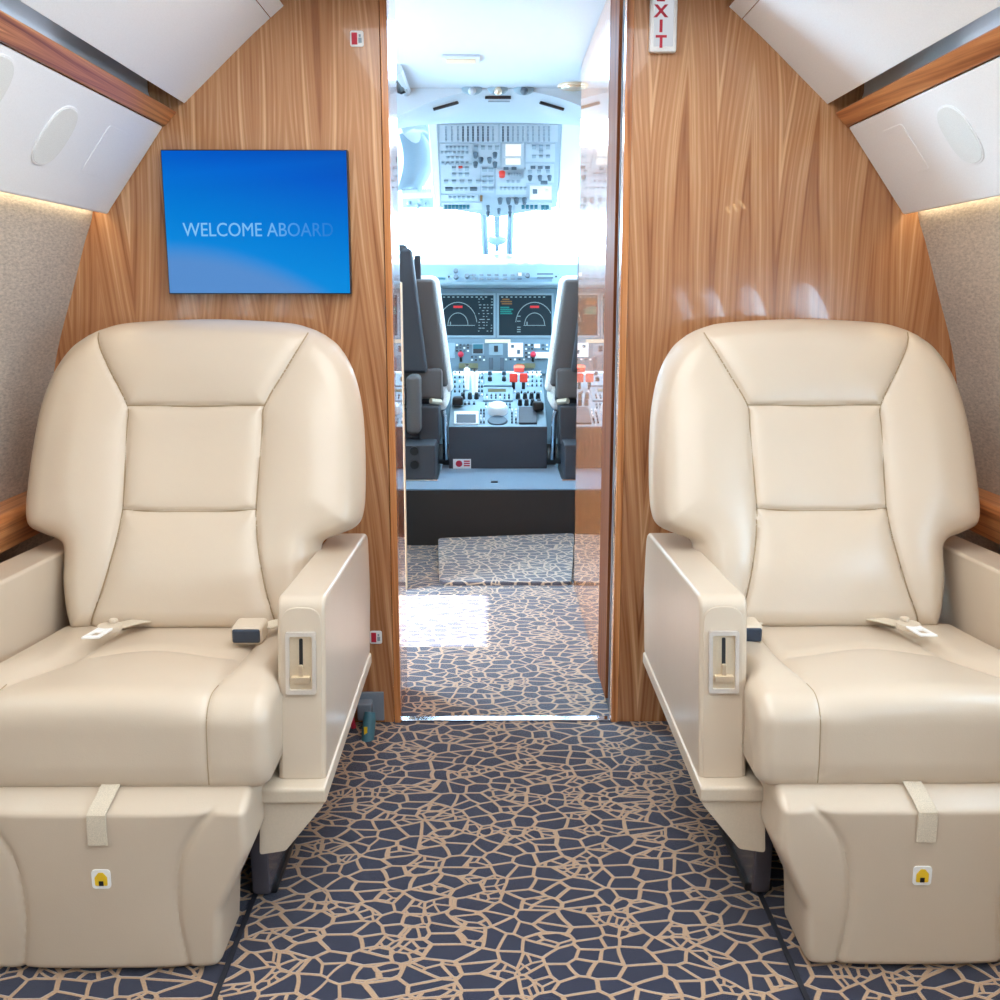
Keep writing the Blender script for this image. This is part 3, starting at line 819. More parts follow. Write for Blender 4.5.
            # front leg, dark and wrapped, and the track shoe
        lg = link('leg', *prismVF(rnd([(1.89, .004), (1.875, .19), (2.40, .19), (2.44, .004)], .02), lambda y, zz: W(sg * .210, y, zz), lambda y, zz: W(sg * .247, y, zz)), M['wrap'], t, bevel=.008)
        link('track_shoe', *boxVF(*sorted((s * (SCX - sg * .200), s * (SCX - sg * .257))), 1.91, 2.46, .0, .02), M['black'], lg, bevel=.005)
    link('seat_pan', *boxVF(*sorted((s * (SCX - .27), s * (SCX + .27))), 1.81, 2.42, .19, .344), M['pdark'], t, bevel=.01)
    link('back_hinge', *boxVF(*sorted((s * (SCX - .22), s * (SCX + .22))), 2.27, 2.40, .30, .47), M['pdark'], t, bevel=.01)
    # ---- lap belt: tongue on the window side, buckle on the aisle side
    def strap(nm, pts, hw, th, mat, par):
        V, Fc = [], []
        for k, p in enumerate(pts):
            p = np.array(p); q = np.array(pts[min(k + 1, len(pts) - 1)]) - np.array(pts[max(k - 1, 0)])
            sd = np.cross(q, (0, 0, 1.)); sd /= np.linalg.norm(sd)
            for e, hh in ((-1, 0), (1, 0), (1, th), (-1, th)): V.append(W(*(p + sd * hw * e + np.array([0, 0, hh]))))
        for i in range(len(pts) - 1):
            for k in range(4): Fc.append((i * 4 + k, i * 4 + (k + 1) % 4, i * 4 + 4 + (k + 1) % 4, i * 4 + 4 + k))
        m = len(pts) * 4; Fc += [(0, 1, 2, 3), (m - 1, m - 2, m - 3, m - 4)]
        return link(nm, V, Fc, mat, par, bevel=.0015, seg=1)
    bl = strap('lap_belt', [(-.07, 2.235, .480), (-.092, 2.18, .491), (-.115, 2.13, .497)], .020, .004, M['webbing'], t)
    # tongue: round cap + open metal frame
    c = np.array((-.122, 2.115, .496))
    link('belt_adjuster', *join(discVF(W(*(c + (0, 0, -.001))), .026, .014, 2, 20), discVF(W(*(c + (.004, .012, .012))), .010, .010, 2, 12)), M['trimp'], bl, bevel=.004)
    fr = [(-.106, 2.108), (-.140, 2.103), (-.152, 2.035), (-.116, 2.038)]
    inn = [(-.119, 2.076), (-.137, 2.074), (-.144, 2.046), (-.124, 2.048)]
    V = [W(x, y, .503) for x, y in fr] + [W(x, y, .503) for x, y in inn] + [W(x, y, .508) for x, y in fr] + [W(x, y, .508) for x, y in inn]
    Fc = []
    for k in range(4):
        k2 = (k + 1) % 4
        Fc += [(k, k2, 4 + k2, 4 + k), (8 + k, 12 + k, 12 + k2, 8 + k2), (k, 8 + k, 8 + k2, k2), (4 + k, 4 + k2, 12 + k2, 12 + k)]
    link('belt_tongue', V, Fc, M['white'], bl, bevel=.001, seg=1)
    b2 = strap('buckle_strap', [(.285, 2.225, .485), (.25, 2.18, .495), (.205, 2.115, .500)], .021, .005, M['webbing'], t)
    def bx(a0, a1, y0_, y1_, z0, z1): xs = sorted((s * (SCX - a0), s * (SCX - a1))); return boxVF(xs[0], xs[1], y0_, y1_, z0, z1)
    bo = 0 if s < 0 else .055
    link('belt_buckle', *bx(.150 + bo, .216 + bo, 2.055, 2.125, .482, .522), M['trimp'], b2, bevel=.009, seg=3)
    link('buckle_face', *bx(.154 + bo, .212 + bo, 2.0515, 2.08, .487, .517), M['buckle'], b2, bevel=.005, seg=3)
    return t
make_seat(-1, 'left', ', below the blue wall monitor')
make_seat(1, 'right', ', below the exit sign')

# ------------------------------------------------------------------ flight deck
def wallquad(name, pts, mat, th=.02, nrm=None):
    p = [np.array(q, float) for q in pts]
    n_ = np.cross(p[1] - p[0], p[2] - p[0]); n_ /= np.linalg.norm(n_)
    V = p + [q + n_ * th for q in p]; m = len(p)
    Fc = [tuple(range(m)), tuple(range(2 * m - 1, m - 1, -1))] + [(i, (i + 1) % m, m + (i + 1) % m, m + i) for i in range(m)]
    return struct(name, V, Fc, mat)
for s, side in ((-1, 'left'), (1, 'right')):
    struct('wall_cockpit_' + side, *join(boxVF(s * 1.0, s * 1.05, 4.95, 7.4, .27, 1.36), boxVF(s * 1.0, s * 1.05, 4.95, 5.35, 1.36, 2.1),
           boxVF(s * .62, s * 1.05, 4.76, 4.95, 1.2 if s < 0 else .275, 2.05)), M['cwhite'])
struct('ceiling_cockpit', *prismVF([(4.60, 2.145), (5.2, 2.145), (5.9, 1.92), (6.05, 1.80), (6.1, 1.82), (5.95, 1.97), (5.2, 2.19), (4.60, 2.19)], lambda y, z: (-1.3, y, z), lambda y, z: (1.3, y, z)), M['cwhite'])
# windscreen posts
struct('window_11', *join(tubeVF([at(483, 208, Y=6.05), at(486, 262, Y=6.75)], .022, 10), tubeVF([at(511, 208, Y=6.05), at(509, 262, Y=6.75)], .022, 10),
       tubeVF([(-.95, 5.95, 1.80), (-.86, 6.75, 1.40)], .03, 8), tubeVF([(.95, 5.95, 1.80), (.86, 6.75, 1.40)], .03, 8)), M['post'])
V, Fc = [], []
xs = [-1.0, -.9, -.016, .01, .9, 1.0]
for a_, b_ in ((-.95, .0), (.0, .95)):
    i = len(V); V += [(a_, 6.06, 1.80), (b_, 6.06, 1.80), (b_, 6.80, 1.38), (a_, 6.80, 1.38)]; Fc.append((i, i + 1, i + 2, i + 3))
struct('window_12', V, Fc, M['glass'])

# standby compass on the centre post
cc = at(497, 236, Y=6.3)
t = thing('standby_compass', (cc[0], cc[1], cc[2] - .05), 'small pale compass hanging on the windscreen centre post', 'compass')
link('stem', *tubeVF([at(497, 206, Y=6.08), at(497, 228, Y=6.25), at(497, 244, Y=6.42), at(497, 250, Y=6.5)], [.018, .016, .014, .012], 10), M['post'], t)
link('case', *sphereVF(at(497, 240, Y=6.34), .045, sc=(1.3, .8, .7)), M['post'], t)

# headliner arch with vents above the overhead panel
def arch_pt(x, k):
    # k 0 rear/lower lip at the ceiling .. 1 front, meeting the overhead panel
    y = 4.63 + .57 * k
    q = (x / .42) ** 2
    z = (2.058 - .105 * q) * (1 - k) + (2.012 - .015 * q) * k - .020 * math.sin(math.pi * k)
    return (x, y, z)
nx, nk = 40, 16; V, Fc = [], []
for th in (0, .13):
    for j in range(nk + 1):
        for i in range(nx + 1):
            p = arch_pt(-.6 + 1.2 * i / nx, j / nk); V.append((p[0], p[1], p[2] if th == 0 else 2.14))
m = (nx + 1) * (nk + 1)
for j in range(nk):
    for i in range(nx):
        q = j * (nx + 1) + i
        Fc += [(q, q + 1, q + nx + 2, q + nx + 1), (m + q, m + q + nx + 1, m + q + nx + 2, m + q + 1)]
for i in range(nx): Fc += [(i, m + i, m + i + 1, i + 1), (nk * (nx + 1) + i, nk * (nx + 1) + i + 1, m + nk * (nx + 1) + i + 1, m + nk * (nx + 1) + i)]
t = thing('cockpit_headliner', (0, 4.9, 1.9), 'pale curved headliner shell with slot vents over the flight deck panel', 'headliner')
link('shell', V, Fc, M['cpanel'], t, angle=60)
def arch_hit(u, v):
    d = ray(u, v)
    for Y in np.linspace(4.63, 5.2, 241):
        p = CAM + d * (Y / d[1])
        if p[2] > arch_pt(p[0], (Y - 4.63) / .57)[2]: return p
    return at(u, v, Y=4.8)
def slot(u0, v0, u1, v1, r, mat, nm='slot_vent'):
    link(nm, *tubeVF([arch_hit(u0 + (u1 - u0) * k, v0 + (v1 - v0) * k) for k in (0, .33, .67, 1)], r, 8), mat, t)
slot(433, 108.5, 458, 101.5, .011, M['black']); slot(540, 101.5, 564, 108.5, .011, M['black'])
slot(485, 96.5, 511, 96.5, .011, M['black']); slot(488, 101, 510, 101, .005, M['cmid'])
for u, mt_ in ((472, M['cpanel']), (498, M['gold']), (524, M['cdark'])):
    q = arch_hit(u, 89)
    nz = link('air_nozzle', *sphereVF(q, .036, sc=(1.25, .8, .7)), M['gpanel'], t)
    link('nozzle_tip', *sphereVF(q + np.array((0, -.022, -.012)), .017), mt_, nz)

# ---- overhead panel
def rectVF(pl, u0, v0, u1, v1, h0, h1):
    c = [(u0, v0), (u1, v0), (u1, v1), (u0, v1)]
    V = [pl.at(u, v) + pl.n * h0 for u, v in c] + [pl.at(u, v) + pl.n * h1 for u, v in c]
    return V, [(0, 1, 2, 3), (7, 6, 5, 4)] + [(i, (i + 1) % 4, 4 + (i + 1) % 4, 4 + i) for i in range(4)]
OP = Plane(at(497, 122, Y=5.2), at(560, 122, Y=5.2), at(497, 213, Y=5.95))
c = at(497, 165, Y=5.55)
t = thing('overhead_panel', (0, 5.55, 1.9), 'pale blue overhead switch panel seen through the doorway', 'control panel')
V = [OP.at(431, 122), OP.at(563, 122), OP.at(557, 207), OP.at(497, 217), OP.at(438, 207)]
V = V + [p - OP.n * .05 for p in V]
op = link('panel_base', V, [(0, 1, 2, 3, 4), (9, 8, 7, 6, 5)] + [(i, (i + 1) % 5, 5 + (i + 1) % 5, 5 + i) for i in range(5)], M['cpanel2'], t)
for r in ((440, 124, 498, 141), (500, 124, 558, 141), (440, 143, 479, 162), (472, 143, 500, 165), (502, 143, 524, 178), (526, 143, 555, 161), (441, 164, 480, 192), (481, 166, 494, 192), (496, 168, 526, 194), (526, 163, 554, 182), (529, 184, 552, 199), (441, 194, 478, 200), (442, 202, 482, 209), (515, 202, 552, 210)):
    link('sub_panel', *rectVF(OP, *r, 0, .004), M['cpanel'], t)
# circuit breaker columns
for u in (446, 452, 458, 463, 468, 473, 478, 483, 488, 493, 503, 508, 513, 518, 523, 528, 533, 539, 544, 549):
    parts = []
    for v in np.arange(125.5, 140, 2.6):
        parts.append(rectVF(OP, u - .9, v, u + .9, v + 1.5, .004, .009))
    link('breaker_column', *join(*parts), M['cdark'] if 462 < u < 490 or u in (503, 508) else M['cmid'], t)
def row(u0, u1, v, n, w, h, mat, name='switch'):
    for u in np.linspace(u0, u1, n): link(name, *rectVF(OP, u - w / 2, v - h / 2, u + w / 2, v + h / 2, .004, .014), mat, t)
row(447, 467, 146, 6, 2.6, 1.9, M['cmid']); row(442, 467, 151, 7, 2.8, 1.4, M['cmid']); row(448, 462, 156, 4, 3, 1.2, M['cmid']); row(443, 467, 161.5, 6, 3, 1.5, M['cmid'])
row(476, 497, 146, 4, 4, 2.6, M['cmid'])
for u, v in ((475.5, 152.5), (495, 152.5), (481, 157.5), (489.5, 157.5), (475.5, 162), (495, 162)):
    q = OP.at(u, v); link('rotary_knob', *tubeVF([q + OP.n * .004, q + OP.n * .03], [.013, .009], 10), M['cdark'], t)
row(454, 467, 167, 3, 4, 2.8, M['redsign'] if False else M['cmid']); row(454, 467, 173, 3, 4, 2.2, M['cmid'])
row(460.5, 460.5, 165.8, 1, 4, 1.1, M['red'], 'warning_light')
row(446, 478, 180, 5, 4, 2.2, M['cmid'])
row(449, 449, 187.5, 1, 7.5, 2.4, M['cdark'], 'readout'); row(473.5, 473.5, 187.5, 1, 7, 2.4, M['cdark'], 'readout'); row(457, 466, 187.5, 3, 3, 1.8, M['cmid'])
row(484.5, 491, 168, 2, 5, 2.8, M['cmid']); row(484.5, 491, 176, 2, 4.4, 2.4, M['cmid']); row(484.5, 491, 180.5, 2, 4.4, 2, M['cmid']); row(484.5, 491, 187, 2, 4.8, 2.4, M['cmid'])
link('lit_display', *rectVF(OP, 505.5, 143.5, 521, 154.5, .004, .010), M['litwhite'], t)
link('lit_display', *rectVF(OP, 505.5, 157.5, 520.5, 163, .004, .010), M['litwhite'], t)
row(506, 514, 167, 2, 5, 1.3, M['cdark'])
q = OP.at(502, 171.5); link('fire_handle', *tubeVF([q, q + OP.n * .03], [.017, .015], 14), M['red'], t)
row(509, 520, 173, 5, 2.2, 1.6, M['cmid']); row(508, 518, 180, 3, 3, 1.4, M['cmid']); row(501, 525, 187, 7, 2.6, 1.8, M['cmid'])
row(534, 548, 145.5, 3, 4, 3, M['cmid']); row(541, 541, 150, 1, 4.2, 2.4, M['cmid']); row(534, 548, 155, 3, 4, 1.8, M['cmid'])
row(533, 547.5, 166, 3, 4.8, 1.3, M['cdark']); row(530, 548, 170, 3, 4, 2, M['cmid'])
for u in (530, 540, 549.5):
    q = OP.at(u, 175.5); link('rotary_knob', *tubeVF([q + OP.n * .004, q + OP.n * .03], [.013, .008], 10), M['cdark'], t)
row(544, 544, 181, 1, 7, 2.2, M['cdark'], 'readout')
link('radio_unit', *rectVF(OP, 530, 185, 551.5, 198, .004, .010), M['white'], t)
row(535, 535, 189.5, 1, 4.5, 4, M['cdark'], 'readout'); row(547, 547, 188, 1, 3.5, 2.4, M['gold'], 'warning_light')
row(450, 473, 196, 6, 3, 1.8, M['cmid'])
link('lit_display', *rectVF(OP, 480, 194.5, 482.5, 199.5, .004, .012), M['scramber'], t)
for u in (500, 508.5, 516.5, 524.5):
    q = OP.at(u, 198.5); link('rotary_knob', *tubeVF([q + OP.n * .002, q + OP.n * .032], [.015, .010], 10), M['cdark'], t)
for u, v in ((488, 206), (488, 212), (510, 206), (510, 212), (499, 209)):
    q = OP.at(u, v); link('rotary_knob', *tubeVF([q, q + OP.n * .03], [.011, .008], 10), M['cdark'], t)
row(446, 468, 205.5, 7, 3, 2.6, M['lcdblue'], 'annunciator'); row(523, 536, 205.5, 4, 3, 2.6, M['lcdblue'], 'annunciator'); row(543, 547, 206, 2, 3.6, 3, M['lcdblue'], 'annunciator')
# white liner panels beside the overhead panel
for s, us in ((-1, ((428, 120), (437, 120), (441, 208), (434, 208))), (1, ((562, 120), (586, 112), (592, 210), (558, 209)))):
    V = [OP.at(u, v) + OP.n * .005 for u, v in us]
    V = V + [p - OP.n * .07 for p in V]
    struct('trim_%d' % (17 + s), V, [(0, 1, 2, 3), (7, 6, 5, 4)] + [(i, (i + 1) % 4, 4 + (i + 1) % 4, 4 + i) for i in range(4)], M['cwhite'], bevel=.006)
# left: curved stowed sun visor, its bracket and small side panel
t = thing('sun_visor', tuple(at(418, 205, Y=5.6)), 'pale curved sun visor folded at the upper left of the flight deck', 'sun visor')
V, Fc = [], []
for th in (0, .012):
    for j in range(13):
        for i in range(9):
            a_ = i / 8; b_ = j / 12
            ul = 399 + 6 * math.sin(math.pi * b_) - 3 * b_; ur = 418 + 16 * math.sin(math.pi * (b_ * .8 + .12)) - 2 * b_
            p = at(ul + (ur - ul) * a_, 134 + 58 * b_ - 2 * math.sin(math.pi * a_), Y=5.55 + .10 * math.sin(math.pi * a_) + .25 * b_ + th); V.append(p)
m = 9 * 13
for j in range(12):
    for i in range(8):
        q = j * 9 + i; Fc += [(q, q + 1, q + 10, q + 9), (m + q, m + q + 9, m + q + 10, m + q + 1)]
for i in range(8): Fc += [(i, m + i, m + i + 1, i + 1), (108 + i, 109 + i, m + 109 + i, m + 108 + i)]
for j in range(12): Fc += [(j * 9, j * 9 + 9, m + j * 9 + 9, m + j * 9), (j * 9 + 8, m + j * 9 + 8, m + j * 9 + 17, j * 9 + 17)]
link('visor_blade', V, Fc, M['cpanel2'], t, angle=60)
link('visor_arm', *tubeVF([at(401, 128, Y=5.4), at(412, 122, Y=5.4), at(424, 124, Y=5.4), at(430, 130, Y=5.45)], [.03, .035, .035, .025], 10), M['cpanel'], t)
link('visor_ledge', *tubeVF([at(402, 194, Y=5.85), at(432, 193, Y=5.85)], .025, 8), M['cwhite'], t)
t = thing('side_console_panel', tuple(at(418, 205, Y=6.0)), 'small pale switch panel under the sun visor at the upper left', 'control panel')
PLs = Plane(at(402, 195, Y=5.95), at(434, 195, Y=5.95), at(418, 208, Y=6.0))
link('panel_base', *rectVF(PLs, 402, 196, 434, 208, -.02, 0), M['cpanel2'], t)
for u, v in ((409, 203), (420, 200), (426, 204), (418, 205)):
    q = PLs.at(u, v); link('rotary_knob', *tubeVF([q, q + PLs.n * .025], [.014, .01], 10), M['cmid'], t)
# left upper handrail / door frame strip, dark gap
t = thing('edge_strip', tuple(at(403, 84, Z=2.04)), 'pale sloping frame strip with dark gap at the upper left doorway', 'frame')
link('strip', *tubeVF([at(406, 91, Z=2.045), at(403, 84, Z=2.045), at(397, 69, Z=2.045)], .022, 8), M['cpanel'], t)
link('gap_shade', *tubeVF([at(401.5, 89, Z=2.03), at(401, 87, Z=2.035), at(397, 76, Z=2.04)], [.024, .020, .012], 8), M['black'], t)  # black tube put in for the shade inside the gap

# ---- main instrument panel
t = thing('instrument_panel', (0, 6.4, .28), 'blue-grey flight instrument panel with two dark displays below the windscreen', 'instrument panel')
PG = Plane(at(497, 260, Y=6.20), at(560, 260, Y=6.20), at(497, 284, Y=6.17))
PM = Plane(at(497, 290, Y=6.35), at(560, 290, Y=6.35), at(497, 372, Y=6.28))
def prof(v, Y): p = at(497, v, Y=Y); return (p[1], p[2])
g = [prof(259, 6.22), prof(263, 6.17), prof(284, 6.17), prof(288, 6.22), (6.75, prof(288, 6.22)[1]), (6.78, 1.40)]
link('glareshield', *prismVF(g, lambda y, z: (-.95, y, z), lambda y, z: (.95, y, z)), M['gpanel'], t, bevel=.012)
hood = rnd([prof(262, 6.30), prof(256, 6.45), (6.8, 1.41), (6.8, 1.36), (6.3, prof(268, 6.3)[1])], .02)
link('hood', *prismVF(hood, lambda y, z: (-.5, y, z + .012), lambda y, z: (.5, y, z + .012)), M['cmid2'], t, bevel=.01)
b0 = PM.at(497, 288); b1 = PM.at(497, 374)
link('panel_base', *prismVF([(b0[1] + .02, b0[2] + .02), (b1[1] + .02, b1[2]), (b1[1] + .02, .30), (6.75, .30), (6.75, b0[2] + .02)], lambda y, z: (-.95, y, z), lambda y, z: (.95, y, z)), M['gpanel'], t)
link('panel_face', *rectVF(PM, 400, 289, 594, 374, -.03, 0), M['gpanel2'], t)
# glareshield controls
link('guidance_panel', *rectVF(PG, 448, 264, 552, 282, 0, .008), M['gpanel2'], t)
for u0, u1 in ((426, 445.5), (560, 573)): link('readout', *rectVF(PG, u0, 269.5, u1, 280, 0, .008), M['lcdblue'], t)
for u in (474, 481.5, 489, 496.5, 505, 512.5, 519.5):
    w = 3.6 if u in (505, 519.5) else 2.4
    link('readout', *rectVF(PG, u - w, 270.7, u + w, 272.6, .008, .014), M['black2'], t)
    for v in (275.5, 279.3): link('push_button', *rectVF(PG, u - 2, v - .9, u + 2, v + .9, .008, .016), M['cmid2'], t)
q = PG.at(519.8, 275); link('lit_button', *rectVF(PG, 518, 273.4, 521.6, 276.6, .016, .020), M['litwhite'], t)
for u, v in ((467, 276.5), (527.5, 276), (456, 271.5), (456, 277.5)):
    q = PG.at(u, v); link('rotary_knob', *tubeVF([q, q + PG.n * .03], [.016, .012], 12), M['cmid2'], t)
for v in (270.8, 274.5, 278.3): link('button_row', *rectVF(PG, 537, v - .7, 553, v + .7, .008, .014), M['cmid2'], t)
for u, v in ((449, 271), (451, 274), (449, 277), (556, 271), (558, 274), (556, 277)): link('push_button', *rectVF(PG, u - .9, v - .8, u + .9, v + .8, .004, .012), M['black2'], t)
# two large displays
def display(u0, u1, mirror):
    v0, v1 = 295.5, 335.5
    fr = link('display_frame', *rectVF(PM, u0 - 2, v0 - 2, u1 + 2, v1 + 2, 0, .008), M['gpanel'], t)
    link('display_glass', *rectVF(PM, u0, v0, u1, v1, .008, .011), M['scr'], fr)
    uc, vc = (458, 325) if not mirror else (534.5, 325)
    for R_, half in ((19, 1.), (10, 1.)):
        pts = [PM.at(uc + R_ * math.cos(a_), vc - R_ * 1.18 * math.sin(a_), .0125) for a_ in np.linspace(.12 if R_ > 12 else 0, math.pi - (.12 if R_ > 12 else 0), 22)]
        pts = [p for p, a_ in zip(pts, np.linspace(.12 if R_ > 12 else 0, math.pi, 22)) if u0 + .5 < uc + R_ * math.cos(a_) < u1 - .5]
        link('range_arc', *tubeVF(pts, .0022, 5), M['scrline'], fr)
    link('base_line', *rectVF(PM, uc - 11, vc + .3, uc + 17 if not mirror else uc + 11, vc + .9, .011, .0125), M['scrline'], fr)
    link('warning_bar', *rectVF(PM, uc - 4.5, 306, uc + 4.5, 308.2, .011, .013), M['scrred'], fr)
    link('symbol', *rectVF(PM, uc - 8, 322, uc - 7, 325, .011, .013), M['scrline'], fr)
    marks = []
    for k in range(10): marks.append(rectVF(PM, u0 + 2 + k * (u1 - u0 - 6) / 10, 296.8, u0 + 4.2 + k * (u1 - u0 - 6) / 10, 297.8, .011, .0125))
    link('header_marks', *join(*marks), M['scrline'], fr)
    if not mirror:
        mk = []
        for j in range(12):
            for k in range(4):
                u = 478 + k * 4.0 + random.random() * 1.4; v = 299 + j * 2.9
                if random.random() < .75: mk.append(rectVF(PM, u, v, u + 1 + random.random() * 1.8, v + .7, .011, .0125))
        link('data_column', *join(*mk), M['scrline'], fr)
    else:
        link('amber_block', *join(*[rectVF(PM, 500.5 + random.random() * 2, v, 509 + random.random() * 3, v + 1.2, .011, .0125) for v in (299, 301.2, 303.4)]), M['scramber'], fr)
        link('cyan_block', *join(*[rectVF(PM, 500.3, v, 506 + random.random() * 8, v + 1.4, .011, .0125) for v in (307, 309, 311, 313)]), M['scrcyan'], fr)
        link('label_marks', *join(*[rectVF(PM, 517, v, 520.5, v + .8, .011, .0125) for v in (316, 321, 327, 329.4, 331.6)]), M['scrline'], fr)
display(441, 493.5, False); display(499, 551.5, True)
# lower centre panel
link('placard_strip', *rectVF(PM, 485, 339.5, 510.5, 343, 0, .008), M['beige'], t)
for u0, v0, u1, v1, mm in ((472, 343.5, 484, 354.5, 'blue'), (489, 344, 503, 355, 'grey'), (508, 343, 523, 357, 'white'), (534, 344, 540, 348, 'white'), (444, 343, 455, 358, 'grey')):
    fr = link('standby_unit', *rectVF(PM, u0, v0, u1, v1, 0, .010), M['gpanel'] if mm != 'white' else M['white'], t)
    if mm == 'blue':
        link('attitude_screen', *rectVF(PM, u0 + 1.2, v0 + 1, u1 - 1.2, v0 + 5.5, .010, .012), M['lcdblue'], fr)
        link('attitude_ground', *rectVF(PM, u0 + 1.2, v0 + 5.5, u1 - 1.2, v1 - 1, .010, .012), M['black2'], fr)
    elif mm == 'grey' and u0 > 480: link('lever_gate', *rectVF(PM, u0 + 5, v0 + 2, u0 + 9, v1 - 3, .010, .022), M['black2'], fr)
    elif u0 == 508:
        link('gauge', *rectVF(PM, u0 + 3, v0 + 2, u0 + 6, v0 + 5, .010, .014), M['cmid2'], fr); link('gauge', *rectVF(PM, u0 + 9, v0 + 7, u0 + 12, v0 + 11, .010, .014), M['cmid2'], fr)
for u in (461, 533):
    q0, q1 = PM.at(u, 361), PM.at(u, 355)
    st = link('lever_stem', *tubeVF([q0 + PM.n * .0, q1 + PM.n * .04], .008, 8), M['black'], t)
    link('red_knob', *sphereVF(q1 + PM.n * .045, .018), M['redsign'], st)
link('white_lever', *rectVF(PM, 535, 352.5, 549, 358.5, .0, .03), M['white'], t)
for u in (459, 516): link('readout', *rectVF(PM, u, 363.5, u + 19, 368, 0, .02), M['lcd'], t)
for u in (491, 502): link('yaw_fin', *rectVF(PM, u - 2, 358, u + 2, 370, 0, .02), M['lcdblue'] if False else M['cmid2'], t)

for (ua, ub, na_, va, vb, nb_) in ((457, 468, 4, 345, 351, 3), (526, 532, 3, 345, 357, 4), (543, 551, 3, 345, 349, 2), (472, 484, 4, 357, 360, 2), (506, 524, 5, 359.5, 361.5, 1)):
    for u in np.linspace(ua, ub, na_):
        for v in np.linspace(va, vb, nb_):
            link('panel_key', *rectVF(PM, u - 1, v - .8, u + 1, v + .8, 0, .010), random.choice([M['cmid2'], M['black2'], M['cwhite']]), t)

# ---- centre pedestal
pa, pb = at(497, 371, Y=6.15), at(497, 425, Y=5.52)
PP = Plane(pa, pa + np.array((1, 0, 0)), pb)
xl, xr = at(449, 450, Y=5.5)[0], at(547, 450, Y=5.5)[0]
t = thing('center_pedestal', ((xl + xr) / 2, 5.8, .28), 'centre control pedestal with charcoal rear face between the pilot seats', 'control pedestal')
link('body', *prismVF([(5.5, .281), (5.5, pb[2] - .004), (pb[1], pb[2]), (pa[1], pa[2]), (6.155, .281)], lambda y, z: (xl, y, z), lambda y, z: (xr, y, z)), M['gpanel'], t, bevel=.006)
link('rear_panel', *boxVF(xl, xr, 5.488, 5.499, .281, pb[2] - .006), M['pedblack'], t, bevel=.003)
c0, c1 = at(453, 459, Y=5.487), at(471, 468.5, Y=5.487)
pk = link('placard', *boxVF(c0[0], c1[0], 5.484, 5.487, c1[2], c0[2]), M['white'], t)
cm = at(459, 463.7, Y=5.483)
link('placard_symbol', *discVF((cm[0], 5.4825, cm[2]), .018, .0012, 1, 16), M['redsign'], pk)
link('placard_lines', *join(*[boxVF(cm[0] + .026, cm[0] + .058, 5.4825, 5.4837, cm[2] + dz, cm[2] + dz + .007) for dz in (-.014, -.002, .010)]), M['redsign'], pk)
def pr(name, u0, v0, u1, v1, h0, h1, mat): return link(name, *rectVF(PP, u0, v0, u1, v1, h0, h1), mat, t, bevel=.002, seg=1)
pr('control_unit', 484, 373, 512, 387, .0, .012, M['gpanel']); pr('control_unit', 483, 389, 513, 402, 0, .012, M['gpanel'])
pr('readout', 488, 391, 506, 394, .012, .015, M['lcd']); 
for u in (490, 504):
    for v, mm in ((376.5, M['cmid2']), (382.5, M['black2'])):
        q = PP.at(u, v); link('rotary_knob', *tubeVF([q, q + PP.n * .035], [.014, .011], 10), mm, t)
for u, v in ((463, 398.5), (470, 398.5), (476.5, 398.5), (518, 398.5), (525, 398.5), (531.5, 398.5), (538, 398.5), (520, 405), (526.5, 405), (532.5, 405), (539, 405)):
    q = PP.at(u, v); link('rotary_knob', *tubeVF([q, q + PP.n * .035], [.014, .010], 10), M['black2'], t)
row_ = [(465, 404), (469, 404), (474, 404)]
for u, v in row_: link('push_button', *rectVF(PP, u - 1.2, v - .8, u + 1.2, v + .8, 0, .012), M['cmid2'], t)
# levers
for (ua, va), (ub, vb), w_ in (((467, 390), (468, 374), .018), ((475, 395), (476, 381), .022)):
    q = PP.at(ua, va); link('flap_lever', *tubeVF([q, q + np.array((.0, .02, .12)), q + np.array((.0, .03, .14))], [w_ * .7, w_, w_ * .8], 10), M['white'], t)
for u in (513.5, 523.5):
    q = PP.at(u, 389)
    st = link('fuel_lever', *tubeVF([q, q + np.array((0, -.005, .05))], .010, 8), M['black2'], t)
    p = q + np.array((0, -.01, .065))
    link('red_grip', *boxVF(p[0] - .023, p[0] + .023, p[1] - .015, p[1] + .015, p[2] - .025, p[2] + .025), M['red'], st, bevel=.005)
pr('red_guard', 514, 369.5, 524, 372.5, .0, .03, M['red'])
for (ua, ub, na_, va, vb, nb_) in ((455, 464, 3, 373, 392, 5), (479, 482, 2, 374, 396, 6), (528, 541, 4, 373, 386, 4), (487, 509, 6, 397.5, 400, 2), (515, 541, 5, 393, 394, 1), (486, 493, 3, 405, 408, 2), (503, 510, 3, 405, 408, 2), (481, 484, 2, 411, 423, 5), (512, 516, 2, 411, 423, 5)):
    for u in np.linspace(ua, ub, na_):
        for v in np.linspace(va, vb, nb_):
            pr('key', u - .8, v - .7, u + .8, v + .7, 0, .022 if 397 < v < 401 else .012, random.choice([M['cmid2'], M['black2'], M['cwhite'], M['cmid2']]))
pr('tray', 454, 412.5, 478.5, 425, .0, .010, M['cwhite']); pr('tray_recess', 456.5, 416, 476, 424.5, .010, .012, M['pedblack'])
pr('cover_plate', 519, 408.5, 537, 424.5, 0, .012, M['pedblack'])
q = PP.at(497.5, 412); link('trim_wheel', *tubeVF([q, q + PP.n * .03, q + PP.n * .045, q + PP.n * .05], [.055, .055, .045, .02], 22), M['cwhite'], t)
q = PP.at(497.5, 421); link('wheel_shadow_plate', *tubeVF([q, q + PP.n * .008], [.055, .05], 20), M['cmid2'], t)
for u, v in ((458, 405), (538, 410)):
    q = PP.at(u, v); link('handset', *boxVF(q[0] - .03, q[0] + .03, q[1] - .06, q[1] + .02, q[2], q[2] + .05), M['black'], t, bevel=.012)

